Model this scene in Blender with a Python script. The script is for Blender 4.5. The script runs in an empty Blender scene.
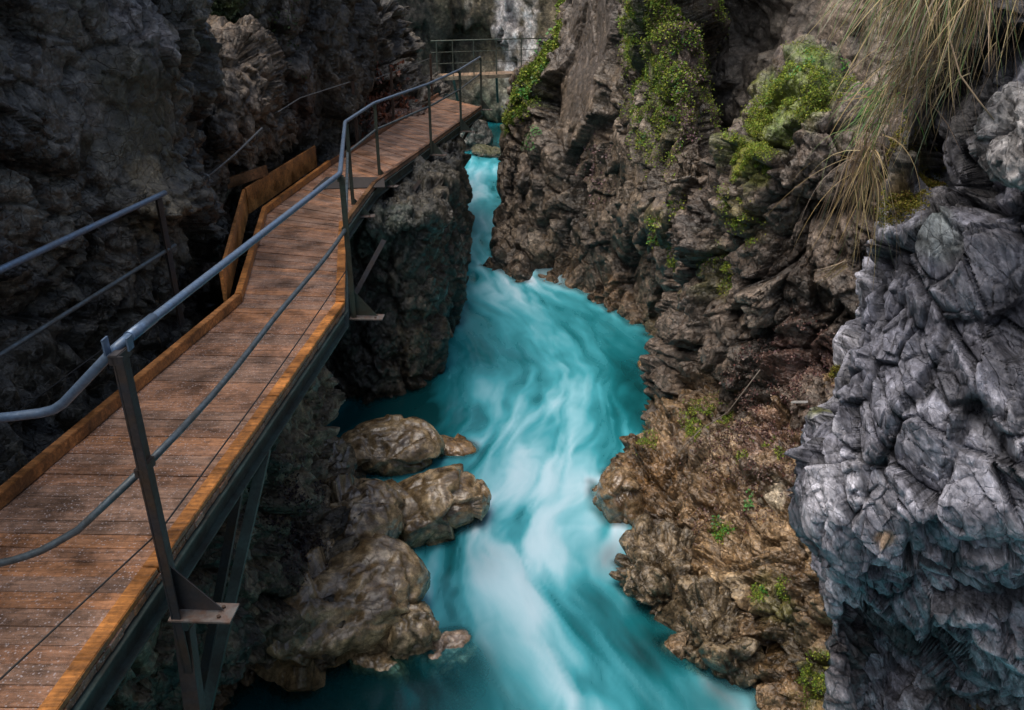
import bpy, bmesh, math, random, time
import numpy as np
from mathutils import Vector, Matrix
T0 = time.time()
random.seed(7); RNG = np.random.default_rng(11)
sc = bpy.context.scene
COL = sc.collection
f32 = np.float32

# ------------------------------------------------------------------ camera
F = 805.0; PITCH = math.radians(24.7); EYE = 2.75
cp, sp = math.cos(PITCH), math.sin(PITCH)
cam = bpy.data.cameras.new('camera'); camo = bpy.data.objects.new('camera', cam); COL.objects.link(camo)
camo.location = (0, 0, EYE); camo.rotation_euler = (math.pi/2 - PITCH, 0, 0)
cam.sensor_width = 36; cam.lens = F/1024*36; cam.clip_start = 0.05; cam.clip_end = 500
sc.camera = camo

def ray(x, y):
    return np.array([(x-512)/F, cp + (355-y)/F*sp, -sp + (355-y)/F*cp])
def atY(x, y, Y):
    d = ray(x, y); t = Y/d[1]; return np.array([0, 0, EYE]) + t*d
def atZ(x, y, z):
    d = ray(x, y); t = (z-EYE)/d[2]; return np.array([0, 0, EYE]) + t*d
W0, WS = -3.65, 1.2/25
def zw(Y): return W0 + (Y-5)*WS
def atW(x, y, dz=0):                       # where a sight line meets the sloping stream
    d = ray(x, y); t = (W0 + dz - 5*WS - EYE)/(d[2]-WS*d[1]); return np.array([0, 0, EYE]) + t*d
def toPx(P):
    x, y, z = P[..., 0], P[..., 1], P[..., 2]-EYE
    t = y*cp - z*sp; u = y*sp + z*cp
    return 512 + F*x/t, 355 - F*u/t, t

# ------------------------------------------------------------------ noise (numpy)
def _h(ix, iy, iz, s):
    with np.errstate(over='ignore'):
        h = (ix.astype(np.uint32)*np.uint32(374761393) + iy.astype(np.uint32)*np.uint32(668265263)
             + iz.astype(np.uint32)*np.uint32(2147483647) + np.uint32((s*974711+12345) & 0xffffffff))
        h ^= h >> np.uint32(13); h *= np.uint32(1274126177); h ^= h >> np.uint32(16)
        h *= np.uint32(2246822519); h ^= h >> np.uint32(13)
    return h
def _r(h, k):
    with np.errstate(over='ignore'):
        g = h*np.uint32(2654435761 + 2*k*40503); g ^= g >> np.uint32(15); g *= np.uint32(2246822519); g ^= g >> np.uint32(13)
    return (g & np.uint32(0xffff)).astype(f32)/f32(65535)
def vnoise(P, s=0):
    P = P.astype(f32); I = np.floor(P); Fr = P-I; I = I.astype(np.int64)
    w = Fr*Fr*Fr*(Fr*(Fr*6-15)+10); out = np.zeros(len(P), f32)
    for a in (0, 1):
        for b in (0, 1):
            for c in (0, 1):
                h = _h(I[:, 0]+a, I[:, 1]+b, I[:, 2]+c, s)
                g = (_r(h, 1)*2-1)*(Fr[:, 0]-a) + (_r(h, 2)*2-1)*(Fr[:, 1]-b) + (_r(h, 3)*2-1)*(Fr[:, 2]-c)
                wx = w[:, 0] if a else 1-w[:, 0]; wy = w[:, 1] if b else 1-w[:, 1]; wz = w[:, 2] if c else 1-w[:, 2]
                out += g*wx*wy*wz
    return out*1.4
def fbm(P, s=0, o=4, g=.5):
    r = np.zeros(len(P), f32); a = 1.; f = 1.
    for k in range(o):
        r += a*vnoise(P*f, s+k*7); a *= g; f *= 2.03
    return r
def worley(P, s=0):
    P = P.astype(f32); I = np.floor(P).astype(np.int64); N = len(P)
    f1 = np.full(N, 9., f32); f2 = np.full(N, 9., f32); hid = np.zeros(N, np.uint32); vv = np.zeros((N, 3), f32)
    for a in (-1, 0, 1):
        for b in (-1, 0, 1):
            for c in (-1, 0, 1):
                h = _h(I[:, 0]+a, I[:, 1]+b, I[:, 2]+c, s)
                d = np.stack([P[:, 0]-(I[:, 0]+a+_r(h, 1)), P[:, 1]-(I[:, 1]+b+_r(h, 2)), P[:, 2]-(I[:, 2]+c+_r(h, 3))], 1).astype(f32)
                q = np.sqrt((d*d).sum(1))
                m = q < f1
                f2 = np.where(m, f1, np.minimum(f2, q)); f1 = np.where(m, q, f1)
                hid = np.where(m, h, hid); vv[m] = d[m]
    return f1, f2, hid, vv
def sst(a, b, x):
    t = np.clip((x-a)/(b-a), 0, 1); return t*t*(3-2*t)

def rotm(ax, ay, az):
    return np.array(Matrix.Rotation(math.radians(ax), 3, 'X') @ Matrix.Rotation(math.radians(ay), 3, 'Y') @ Matrix.Rotation(math.radians(az), 3, 'Z'))
def rockdisp(P, st, seed):
    """st: dict rot, stretch, levels [(size, amp, crack)], warp, fine"""
    A = rotm(*st.get('rot', (0, 0, 0)))*1.0
    if 'axis' in st:
        e = np.array(st['axis'], float); e /= np.linalg.norm(e); a_ = np.cross(e, (0, 1, 0)); a_ /= np.linalg.norm(a_); A = np.stack([a_, np.cross(e, a_), e])
    q = (P @ A.T)*np.array(st.get('stretch', (1, 1, 1)))
    w = st.get('warp', .25)
    q = q + w*np.stack([fbm(q*.9, seed+1, 3), fbm(q*.9+9, seed+2, 3), fbm(q*.9-7, seed+3, 3)], 1)
    d = np.zeros(len(P), f32); cav = np.zeros(len(P), f32)
    for k, (s, a, cr) in enumerate(st['levels']):
        f1, f2, h, v = worley(q/s + 17*k, seed+11*k)
        gx = _r(h, 5)*2-1; gy = _r(h, 6)*2-1; gz = _r(h, 7)*2-1
        nn = np.sqrt(gx*gx+gy*gy+gz*gz)+.2
        d += a*((v[:, 0]*gx+v[:, 1]*gy+v[:, 2]*gz)/nn*1.7 + (_r(h, 8)-.5)*.6 - f1*.1)
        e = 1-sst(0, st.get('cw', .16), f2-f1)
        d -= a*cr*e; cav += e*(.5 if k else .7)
    d += st.get('fine', .02)*fbm(P*7, seed+50, 3, .6)
    d -= d.mean()
    if 'ridge' in st:
        s, a = st['ridge']; d -= a*np.abs(fbm(q/s, seed+60, 3))
    return d, np.clip(cav, 0, 1)

# ------------------------------------------------------------------ mesh / object helpers
def mesh_np(name, V, Q, mat, parent=None, attrs=None, smooth=True):
    me = bpy.data.meshes.new(name); V = np.asarray(V, f32); Q = np.asarray(Q, np.int32); k = Q.shape[1]
    me.vertices.add(len(V)); me.vertices.foreach_set('co', V.ravel())
    me.loops.add(Q.size); me.loops.foreach_set('vertex_index', Q.ravel())
    me.polygons.add(len(Q)); me.polygons.foreach_set('loop_start', np.arange(0, Q.size, k, dtype=np.int32))
    me.polygons.foreach_set('loop_total', np.full(len(Q), k, np.int32))
    if smooth: me.polygons.foreach_set('use_smooth', np.ones(len(Q), bool))
    for n, a in (attrs or {}).items():
        a = np.asarray(a, f32)
        if a.ndim == 1:
            at = me.attributes.new(n, 'FLOAT', 'POINT'); at.data.foreach_set('value', a)
        else:
            if a.shape[1] == 3: a = np.concatenate([a, np.ones((len(a), 1), f32)], 1)
            at = me.attributes.new(n, 'FLOAT_COLOR', 'POINT'); at.data.foreach_set('color', a.ravel())
    me.update(calc_edges=True); me.validate()
    me.materials.append(mat)
    o = bpy.data.objects.new(name, me); COL.objects.link(o)
    if parent: o.parent = parent
    return o
def tag(o, label, cat=None, group=None, kind=None):
    o['label'] = label
    if cat: o['category'] = cat
    if group: o['group'] = group
    if kind: o['kind'] = kind
    return o
def empty(name, loc=(0, 0, 0), rz=0):
    o = bpy.data.objects.new(name, None); COL.objects.link(o); o.location = loc; o.rotation_euler.z = rz
    o.empty_display_size = .2; return o

class MB:                                   # collects solids that become ONE mesh
    def __init__(s): s.v = []; s.f = []; s.c = []
    def quadbox(s, a, c=None):              # a: 8 corners, bottom 4 (ccw) then top 4
        n = len(s.v); s.v += [tuple(p) for p in a]
        s.f += [(n+3, n+2, n+1, n), (n+4, n+5, n+6, n+7), (n, n+1, n+5, n+4), (n+1, n+2, n+6, n+5), (n+2, n+3, n+7, n+6), (n+3, n, n+4, n+7)]
        s.c += [c or (1, 1, 1)]*8
    def bar(s, p, q, w, h, up=(0, 0, 1), c=None):
        p = Vector(p); q = Vector(q); d = (q-p).normalized(); u = Vector(up)
        sd = d.cross(u)
        if sd.length < 1e-3: sd = d.cross(Vector((1, 0, 0)))
        sd.normalize(); u = sd.cross(d).normalized(); sd *= w/2; u *= h/2
        s.quadbox([p-sd-u, p+sd-u, q+sd-u, q-sd-u, p-sd+u, p+sd+u, q+sd+u, q-sd+u], c)
    def tube(s, pts, r, n=14, c=None):
        pts = [Vector(p) for p in pts]; base = len(s.v); u = None
        for i, p in enumerate(pts):
            d = ((pts[min(i+1, len(pts)-1)]-p).normalized() + (p-pts[max(i-1, 0)]).normalized()).normalized()
            if u is None: u = d.orthogonal().normalized()
            u = (u - d*u.dot(d)).normalized(); w = d.cross(u)
            rr = r[i] if isinstance(r, (list, tuple)) else r
            for k in range(n):
                a = 2*math.pi*k/n; s.v.append(tuple(p + (u*math.cos(a)+w*math.sin(a))*rr)); s.c.append(c or (1, 1, 1))
        for i in range(len(pts)-1):
            for k in range(n):
                a = base+i*n+k; b = base+i*n+(k+1) % n; s.f.append((a, b, b+n, a+n))
        s.f.append(tuple(base+k for k in range(n))[::-1]); s.f.append(tuple(base+(len(pts)-1)*n+k for k in range(n)))
    def prism(s, poly, d, c=None):
        n = len(s.v); m = len(poly); d = Vector(d)
        s.v += [tuple(Vector(p)) for p in poly] + [tuple(Vector(p)+d) for p in poly]; s.c += [c or (1, 1, 1)]*2*m
        s.f += [tuple(range(n, n+m))[::-1], tuple(range(n+m, n+2*m))]
        s.f += [(n+k, n+(k+1) % m, n+m+(k+1) % m, n+m+k) for k in range(m)]
    def build(s, name, mat, parent=None, bevel=0, smooth=False):
        me = bpy.data.meshes.new(name); me.from_pydata(s.v, [], s.f); me.update()
        at = me.attributes.new('col', 'FLOAT_COLOR', 'POINT')
        at.data.foreach_set('color', np.concatenate([np.array(s.c, f32), np.ones((len(s.c), 1), f32)], 1).ravel())
        bm = bmesh.new(); bm.from_mesh(me); bmesh.ops.recalc_face_normals(bm, faces=bm.faces)
        if bevel: bmesh.ops.bevel(bm, geom=bm.edges[:], offset=bevel, segments=2, affect='EDGES', clamp_overlap=True)
        if smooth:
            for f in bm.faces: f.smooth = len(f.verts) == 4
        bm.to_mesh(me); bm.free()
        me.materials.append(mat)
        o = bpy.data.objects.new(name, me); COL.objects.link(o)
        if parent: o.parent = parent; 
        return o

# ------------------------------------------------------------------ materials
def newmat(name):
    m = bpy.data.materials.new(name); m.use_nodes = True; nt = m.node_tree; nt.nodes.clear()
    out = nt.nodes.new('ShaderNodeOutputMaterial'); b = nt.nodes.new('ShaderNodeBsdfPrincipled')
    nt.links.new(b.outputs[0], out.inputs[0]); return m, nt, b, out
def N(nt, t, **k):
    n = nt.nodes.new(t)
    for a, v in k.items():
        if a in n.inputs.keys() if False else False: pass
        setattr(n, a, v)
    return n
def noise(nt, vec, scale, detail=6, rough=.6, dist=0):
    n = nt.nodes.new('ShaderNodeTexNoise'); n.inputs['Scale'].default_value = scale; n.inputs['Detail'].default_value = detail
    n.inputs['Roughness'].default_value = rough; n.inputs['Distortion'].default_value = dist
    if vec: nt.links.new(vec, n.inputs['Vector'])
    return n.outputs['Fac']
def ramp(nt, fac, stops):
    r = nt.nodes.new('ShaderNodeValToRGB'); e = r.color_ramp.elements
    while len(e) < len(stops): e.new(.5)
    for i, (p, c) in enumerate(stops):
        e[i].position = p; e[i].color = (*(c if isinstance(c, tuple) else (c, c, c)), 1)
    nt.links.new(fac, r.inputs[0]); return r.outputs[0]
def mixc(nt, a, b, fac, mode='MIX'):
    m = nt.nodes.new('ShaderNodeMix'); m.data_type = 'RGBA'; m.blend_type = mode
    for s, v in ((6, a), (7, b), (0, fac)):
        if isinstance(v, (int, float)): m.inputs[s].default_value = v
        elif isinstance(v, tuple): m.inputs[s].default_value = (*v, 1)
        else: nt.links.new(v, m.inputs[s])
    return m.outputs[2]
def math_(nt, op, a, b=0.):
    m = nt.nodes.new('ShaderNodeMath'); m.operation = op
    for s, v in ((0, a), (1, b)):
        if isinstance(v, (int, float)): m.inputs[s].default_value = v
        else: nt.links.new(v, m.inputs[s])
    return m.outputs[0]
def attr(nt, n, out='Color'):
    a = nt.nodes.new('ShaderNodeAttribute'); a.attribute_name = n; return a.outputs[out]
def coords(nt): return nt.nodes.new('ShaderNodeTexCoord').outputs['Object']
def bump(nt, h, st, dist, prev=None):
    b = nt.nodes.new('ShaderNodeBump'); b.inputs['Strength'].default_value = st; b.inputs['Distance'].default_value = dist
    nt.links.new(h, b.inputs['Height'])
    if prev: nt.links.new(prev, b.inputs['Normal'])
    return b.outputs[0]

def rock_mat(name, bumpd=.03, rough=(.45, .8), spec=.4, fs=1., facet=1., speck=1., use_fac=False, aniso=None, ck=.6):
    m, nt, b, out = newmat(name); co = coords(nt)
    if aniso:
        m1 = nt.nodes.new('ShaderNodeMapping'); m1.inputs['Rotation'].default_value = aniso[0]; nt.links.new(co, m1.inputs[0])
        m2 = nt.nodes.new('ShaderNodeMapping'); m2.inputs['Scale'].default_value = aniso[1]; nt.links.new(m1.outputs[0], m2.inputs[0]); co = m2.outputs[0]
    n1 = noise(nt, co, 9*fs, 10, .68); n2 = noise(nt, co, 38*fs, 6, .7); n3 = noise(nt, co, 2.2*fs, 4, .5, .6)
    v = nt.nodes.new('ShaderNodeTexVoronoi'); v.feature = 'DISTANCE_TO_EDGE'; v.inputs['Scale'].default_value = 7*fs
    ad = nt.nodes.new('ShaderNodeVectorMath'); ad.operation = 'ADD'
    nz = nt.nodes.new('ShaderNodeTexNoise'); nz.inputs['Scale'].default_value = 4*fs; nz.inputs['Detail'].default_value = 4
    nt.links.new(co, nz.inputs['Vector'])
    sc_ = nt.nodes.new('ShaderNodeVectorMath'); sc_.operation = 'SCALE'; sc_.inputs['Scale'].default_value = .16/fs
    nt.links.new(nz.outputs['Color'], sc_.inputs[0]); nt.links.new(co, ad.inputs[0]); nt.links.new(sc_.outputs[0], ad.inputs[1])
    nt.links.new(ad.outputs[0], v.inputs['Vector'])
    crack = ramp(nt, v.outputs['Distance'], [(0., 0.), (.03, 1.)])
    mul = ramp(nt, n1, [(.28, .3), (.5, .9), (.72, 2.1)])
    mul2 = ramp(nt, n2, [(.3, .45), (.52, .95), (.66, 1.5), (.78, 2.6)])
    c = mixc(nt, attr(nt, 'col'), mul, 1., 'MULTIPLY'); c = mixc(nt, c, mul2, .9*speck, 'MULTIPLY')
    c = mixc(nt, c, mixc(nt, c, (.45, .45, .45), 1., 'MULTIPLY'), math_(nt, 'MULTIPLY', math_(nt, 'SUBTRACT', 1., crack), ck))
    nt.links.new(c, b.inputs['Base Color'])
    r = nt.nodes.new('ShaderNodeMapRange'); r.inputs[1].default_value = .3; r.inputs[2].default_value = .7
    r.inputs[3].default_value = rough[0]; r.inputs[4].default_value = rough[1]; nt.links.new(n3, r.inputs[0])
    nt.links.new(r.outputs[0], b.inputs['Roughness']); b.inputs['Specular IOR Level'].default_value = spec
    h = math_(nt, 'ADD', math_(nt, 'MULTIPLY', n1, 1.), math_(nt, 'MULTIPLY', crack, .2)); h = math_(nt, 'ADD', h, math_(nt, 'MULTIPLY', n2, .25))
    b1 = bump(nt, h, 1., bumpd*.5); hs = None
    for vs, va in ((7, .9), (17, .8), (42, .6)):
        vv = nt.nodes.new('ShaderNodeTexVoronoi'); vv.inputs['Scale'].default_value = vs*fs; nt.links.new(ad.outputs[0], vv.inputs['Vector'])
        df = nt.nodes.new('ShaderNodeVectorMath'); df.operation = 'SUBTRACT'; nt.links.new(ad.outputs[0], df.inputs[0]); nt.links.new(vv.outputs['Position'], df.inputs[1])
        rc = nt.nodes.new('ShaderNodeVectorMath'); rc.operation = 'SUBTRACT'; nt.links.new(vv.outputs['Color'], rc.inputs[0]); rc.inputs[1].default_value = (.5, .5, .5)
        dt = nt.nodes.new('ShaderNodeVectorMath'); dt.operation = 'DOT_PRODUCT'; nt.links.new(df.outputs[0], dt.inputs[0]); nt.links.new(rc.outputs[0], dt.inputs[1])
        hh = math_(nt, 'MULTIPLY', dt.outputs['Value'], va*facet); hs = math_(nt, 'ADD', hs, hh) if hs else hh
    if use_fac: hs = math_(nt, 'MULTIPLY', hs, attr(nt, 'fac', 'Fac'))
    nt.links.new(bump(nt, hs, 1., 1., b1), b.inputs['Normal'])
    return m
M_rock = rock_mat('damp_limestone', .06, (.3, .55), .6)
M_wall = rock_mat('cliff_limestone', .06, (.28, .5), .65, 1., .85, use_fac=True)
M_grey = rock_mat('pale_limestone', .03, (.42, .7), .4, 1.25, .8, .5, aniso=((0, math.radians(30), 0), (1.35, 1.2, .5)), ck=.25)
M_wet = rock_mat('wet_limestone', .05, (.25, .5), .6)
M_boulder = rock_mat('wet_boulder_stone', .016, (.1, .26), 1., 1., .1, .5)
M_smooth = rock_mat('smooth_limestone', .03, (.4, .7), .4, 1., .35, .7)

def wood_mat(name, speck=0., base_mul=1., rough=(.3, .6)):
    m, nt, b, out = newmat(name); co = coords(nt)
    mp = nt.nodes.new('ShaderNodeMapping'); mp.inputs['Scale'].default_value = (1.2, 14, 14); nt.links.new(co, mp.inputs[0])
    g = noise(nt, mp.outputs[0], 3, 8, .65, .4); n1 = noise(nt, co, 3.2, 5, .6); n2 = noise(nt, co, 22, 5, .7)
    c = mixc(nt, attr(nt, 'col'), ramp(nt, g, [(.3, .45), (.5, .9), (.7, 1.5)]), 1., 'MULTIPLY')
    c = mixc(nt, c, ramp(nt, n1, [(.35, .38), (.62, 1.35)]), .95, 'MULTIPLY')
    c = mixc(nt, c, ramp(nt, n2, [(.32, .45), (.55, 1.15)]), .8, 'MULTIPLY')
    if speck:
        v = nt.nodes.new('ShaderNodeTexVoronoi'); v.inputs['Scale'].default_value = 48; nt.links.new(co, v.inputs['Vector'])
        s1 = ramp(nt, v.outputs['Distance'], [(.17, 1.), (.27, 0.)])
        sel = ramp(nt, math_(nt, 'ADD', math_(nt, 'MULTIPLY', noise(nt, co, 2.4, 4, .6), .8), math_(nt, 'MULTIPLY', noise(nt, co, 14, 3, .6), .5)), [(.46, 0.), (.68, 1.)])
        v2 = nt.nodes.new('ShaderNodeTexVoronoi'); v2.inputs['Scale'].default_value = 160; nt.links.new(co, v2.inputs['Vector'])
        s2 = ramp(nt, v2.outputs['Distance'], [(.14, 1.), (.26, 0.)])
        mk = math_(nt, 'MULTIPLY', math_(nt, 'MAXIMUM', s1, math_(nt, 'MULTIPLY', s2, .8)), math_(nt, 'ADD', math_(nt, 'MULTIPLY', sel, .9), .12))
        c = mixc(nt, c, (.5, .44, .44), math_(nt, 'MULTIPLY', mk, speck))
        c = mixc(nt, c, (.2, .125, .085), ramp(nt, noise(nt, co, 1.3, 6, .7), [(.45, 0.), (.7, .35)]))
    nt.links.new(c, b.inputs['Base Color'])
    nt.links.new(ramp(nt, n1, [(.35, rough[0]), (.65, rough[1])]), b.inputs['Roughness'])
    nt.links.new(bump(nt, math_(nt, 'ADD', g, math_(nt, 'MULTIPLY', n2, .5)), .8, .006), b.inputs['Normal'])
    return m
M_deck = wood_mat('worn_deck_boards', .8)
M_board = wood_mat('orange_larch_board', .0)

def metal_mat(name, base, dirt, dirt_amt=.5, metallic=.7, rough=.4, sc1=6):
    m, nt, b, out = newmat(name); co = coords(nt)
    n1 = noise(nt, co, sc1, 8, .65, .5); n2 = noise(nt, co, 45, 4, .6)
    k = ramp(nt, n1, [(.5-.3*dirt_amt, 1.), (.5+.25*(1-dirt_amt)+.05, 0.)])
    c = mixc(nt, base, dirt, k); c = mixc(nt, c, ramp(nt, n2, [(.3, .7), (.7, 1.25)]), .8, 'MULTIPLY')
    nt.links.new(c, b.inputs['Base Color']); nt.links.new(ramp(nt, k, [(0, metallic), (1, .1)]), b.inputs['Metallic'])
    nt.links.new(ramp(nt, n1, [(.3, rough+.2), (.7, rough)]), b.inputs['Roughness'])
    nt.links.new(bump(nt, math_(nt, 'ADD', n2, n1), .4, .003), b.inputs['Normal']); return m
M_rail = metal_mat('galvanised_handrail', (.14, .22, .34), (.1, .14, .2), .3, .6, .28, 9)
M_mid = metal_mat('dull_steel_rail', (.12, .16, .19), (.05, .055, .055), .5, .6, .38, 9)
M_post = metal_mat('blackened_steel', (.05, .055, .065), (.055, .035, .022), .5, .5, .45, 5)
M_green = metal_mat('weathered_green_steel', (.06, .085, .07), (.045, .04, .025), .5, .4, .5, 5)
M_beam = metal_mat('verdigris_steel', (.07, .11, .1), (.035, .035, .028), .55, .3, .5, 4)
M_plate = metal_mat('rust_speckled_steel', (.18, .17, .16), (.12, .055, .03), .6, .4, .5, 14)
M_rust = metal_mat('rust_brown_steel', (.1, .055, .035), (.05, .03, .02), .5, .3, .6, 6)
M_wire = metal_mat('wire_rope', (.22, .24, .25), (.1, .09, .08), .4, .8, .4, 30)
M_dwire = metal_mat('dark_wire_rope', (.03, .028, .028), (.02, .02, .02), .4, .5, .5, 30)
M_mat = metal_mat('dark_grip_mesh', (.03, .032, .036), (.05, .04, .035), .3, .2, .7, 30)

def leaf_mat(name, rough=.5, trans=.25):
    m, nt, b, out = newmat(name); a = attr(nt, 'col')
    nt.links.new(a, b.inputs['Base Color']); b.inputs['Roughness'].default_value = rough
    t = nt.nodes.new('ShaderNodeBsdfTranslucent'); nt.links.new(a, t.inputs[0])
    mx = nt.nodes.new('ShaderNodeMixShader'); mx.inputs[0].default_value = trans
    nt.links.new(b.outputs[0], mx.inputs[1]); nt.links.new(t.outputs[0], mx.inputs[2]); nt.links.new(mx.outputs[0], out.inputs[0])
    return m
M_leaf = leaf_mat('leaf_green'); M_moss = leaf_mat('moss_green', .8, .15); M_grass = leaf_mat('grass_blade', .5, .3); M_dead = leaf_mat('fallen_leaf', .5, .05)

# ------------------------------------------------------------------ lofted rock
def cr(P, n_per):                           # Catmull-Rom along axis 0; n_per samples per span
    K = len(P); out = []
    for i in range(K-1):
        p0 = P[i-1] if i else 2*P[0]-P[1]; p1 = P[i]; p2 = P[i+1]; p3 = P[i+2] if i+2 < K else 2*P[-1]-P[-2]
        n = n_per[i]; t = np.linspace(0, 1, n, endpoint=False)
        if i == K-2: t = np.linspace(0, 1, n)
        t = t.reshape((-1,)+(1,)*(P.ndim-1))
        out.append(.5*((2*p1)+(-p0+p2)*t+(2*p0-5*p1+4*p2-p3)*t*t+(-p0+3*p1-3*p2+p3)*t**3))
    return np.concatenate(out, 0)
SURF = {}
def rock(name, G, st, seed, pal, label, mat=M_wall, res=.03, top=None, bottom=None, left=None, right=None, zones=(), cav_shade=.6, bright=1.75, tint=(1.1, 1., .85), cat='rock face'):
    """G rows x cols of world points.  top/bottom/left/right: list of offset vectors continuing the sheet out of sight"""
    G = np.array(G, float); hr = [res]*(G.shape[0]-1); hc = [res]*(G.shape[1]-1)
    for off in (top or []): G = np.concatenate([G[:1]+np.array(off), G]); hr = [res*3]+hr
    for off in (bottom or []): G = np.concatenate([G, G[-1:]+np.array(off)]); hr += [res*2.5]
    for off in (left or []): G = np.concatenate([G[:, :1]+np.array(off), G], 1); hc = [res*2]+hc
    for off in (right or []): G = np.concatenate([G, G[:, -1:]+np.array(off)], 1); hc += [res*2]
    lr = np.percentile(np.linalg.norm(np.diff(G, axis=0), axis=2), 75, axis=1); lc = np.percentile(np.linalg.norm(np.diff(G, axis=1), axis=2), 75, axis=0)
    nr = [max(3, int(l/h)) for l, h in zip(lr, hr)]; nc = [max(3, int(l/h)) for l, h in zip(lc, hc)]
    D = cr(G, nr); D = cr(D.transpose(1, 0, 2), nc).transpose(1, 0, 2)
    R, C = D.shape[:2]
    du = np.gradient(D, axis=1); dv = np.gradient(D, axis=0); Nn = np.cross(dv, du)
    ln = np.linalg.norm(Nn, axis=2, keepdims=True); Nn = Nn/np.maximum(ln, 1e-9)
    kb = max(2, int(.16/res))
    for ax in (0, 1):
        for _ in range(2):
            pad = [(0, 0)]*3; pad[ax] = (kb+1, kb); cs = np.cumsum(np.pad(Nn, pad, mode='edge'), axis=ax); L_ = Nn.shape[ax]
            Nn = (np.take(cs, np.arange(2*kb+1, 2*kb+1+L_), ax)-np.take(cs, np.arange(0, L_), ax))/(2*kb+1)
    Nn /= np.maximum(np.linalg.norm(Nn, axis=2, keepdims=True), 1e-9)
    P = D.reshape(-1, 3); Nf = Nn.reshape(-1, 3)
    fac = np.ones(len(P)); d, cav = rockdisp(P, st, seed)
    bx_, by_, bt_ = toPx(P)
    for cx_, cy_, cr_, cf_ in st.get('calm', ()):
        dd_ = (bx_-cx_)**2+(by_-cy_)**2; i = int(np.argmin(np.where(bt_ > .3, dd_ + np.where(dd_ < 200, bt_*10, 1e5), 1e9))); w = (1-sst(.5, 1.1, np.sqrt(((P-P[i])**2).sum(1))/cr_))*cf_; d = d*(1-w); cav = cav*(1-w); fac *= (1-.8*w)
    P = P + Nf*d[:, None]*st.get('sign', 1)
    idx = np.arange(R*C).reshape(R, C)
    Q = np.stack([idx[:-1, :-1], idx[1:, :-1], idx[1:, 1:], idx[:-1, 1:]], -1).reshape(-1, 4)
    # true normals
    PG = P.reshape(R, C, 3); n2 = np.cross(np.gradient(PG, axis=0), np.gradient(PG, axis=1)).reshape(-1, 3)
    n2 /= np.maximum(np.linalg.norm(n2, axis=1, keepdims=True), 1e-9)
    # colour
    k = sst(-.25, .4, fbm(P*.55, seed+70, 4)); k2 = sst(-.3, .5, fbm(P*np.array([2.2, 2.2, 1.4]), seed+80, 4))
    c0, c1, c2 = [np.array(c) for c in pal]
    col = c0*(1-k[:, None]) + c1*k[:, None]; kk = (k2*.75)[:, None]; col = col*(1-kk) + c2*kk
    up = np.clip(n2[:, 2]*st.get('nsign', 1), -1, 1)
    px, py, tt = toPx(P)
    vis = tt > .2
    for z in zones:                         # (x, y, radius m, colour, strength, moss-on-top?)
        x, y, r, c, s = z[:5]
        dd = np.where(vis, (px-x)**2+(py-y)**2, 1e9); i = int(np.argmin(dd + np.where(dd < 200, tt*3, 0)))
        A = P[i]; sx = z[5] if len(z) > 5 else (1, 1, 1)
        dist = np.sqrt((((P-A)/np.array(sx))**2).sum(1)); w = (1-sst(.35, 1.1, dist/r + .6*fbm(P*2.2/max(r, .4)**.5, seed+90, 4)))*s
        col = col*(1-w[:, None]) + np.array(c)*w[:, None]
    wb = 1-sst(.0, .5, P[:, 2]-zw(P[:, 1])+.35*fbm(P*2.5, seed+33, 3))
    col = col*(1-.75*wb[:, None]) + .75*wb[:, None]*(col*.35+np.array((.05, .03, .013)))
    col = np.clip(col*(1-cav_shade*cav[:, None])*bright*np.array(tint), 0, .7)  # crevice shade painted in: colour darkened along the crack mask
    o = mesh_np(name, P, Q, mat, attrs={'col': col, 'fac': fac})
    tag(o, label, cat, kind='structure')
    SURF[name] = (P, n2, px, py, tt, R, C)
    print(name, R, C, round(time.time()-T0, 1)); return o
def grid(rows): return [[atY(*p) for p in r] for r in rows]

ROUGH = dict(levels=[(1.3, .36, .4), (.5, .15, .5), (.19, .06, .5)], warp=.16, fine=.012, cw=.1)
CHUNK = dict(levels=[(.9, .26, .5), (.36, .15, .6), (.14, .055, .6)], warp=.13, fine=.01, cw=.1)
SMOOTH = dict(levels=[(1.8, .3, .1), (.6, .04, .25)], warp=.4, fine=.03)
# ------------------------------------------------------------------ rock masses
DK = ((.012, .012, .012), (.05, .046, .04), (.09, .08, .066))
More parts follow.
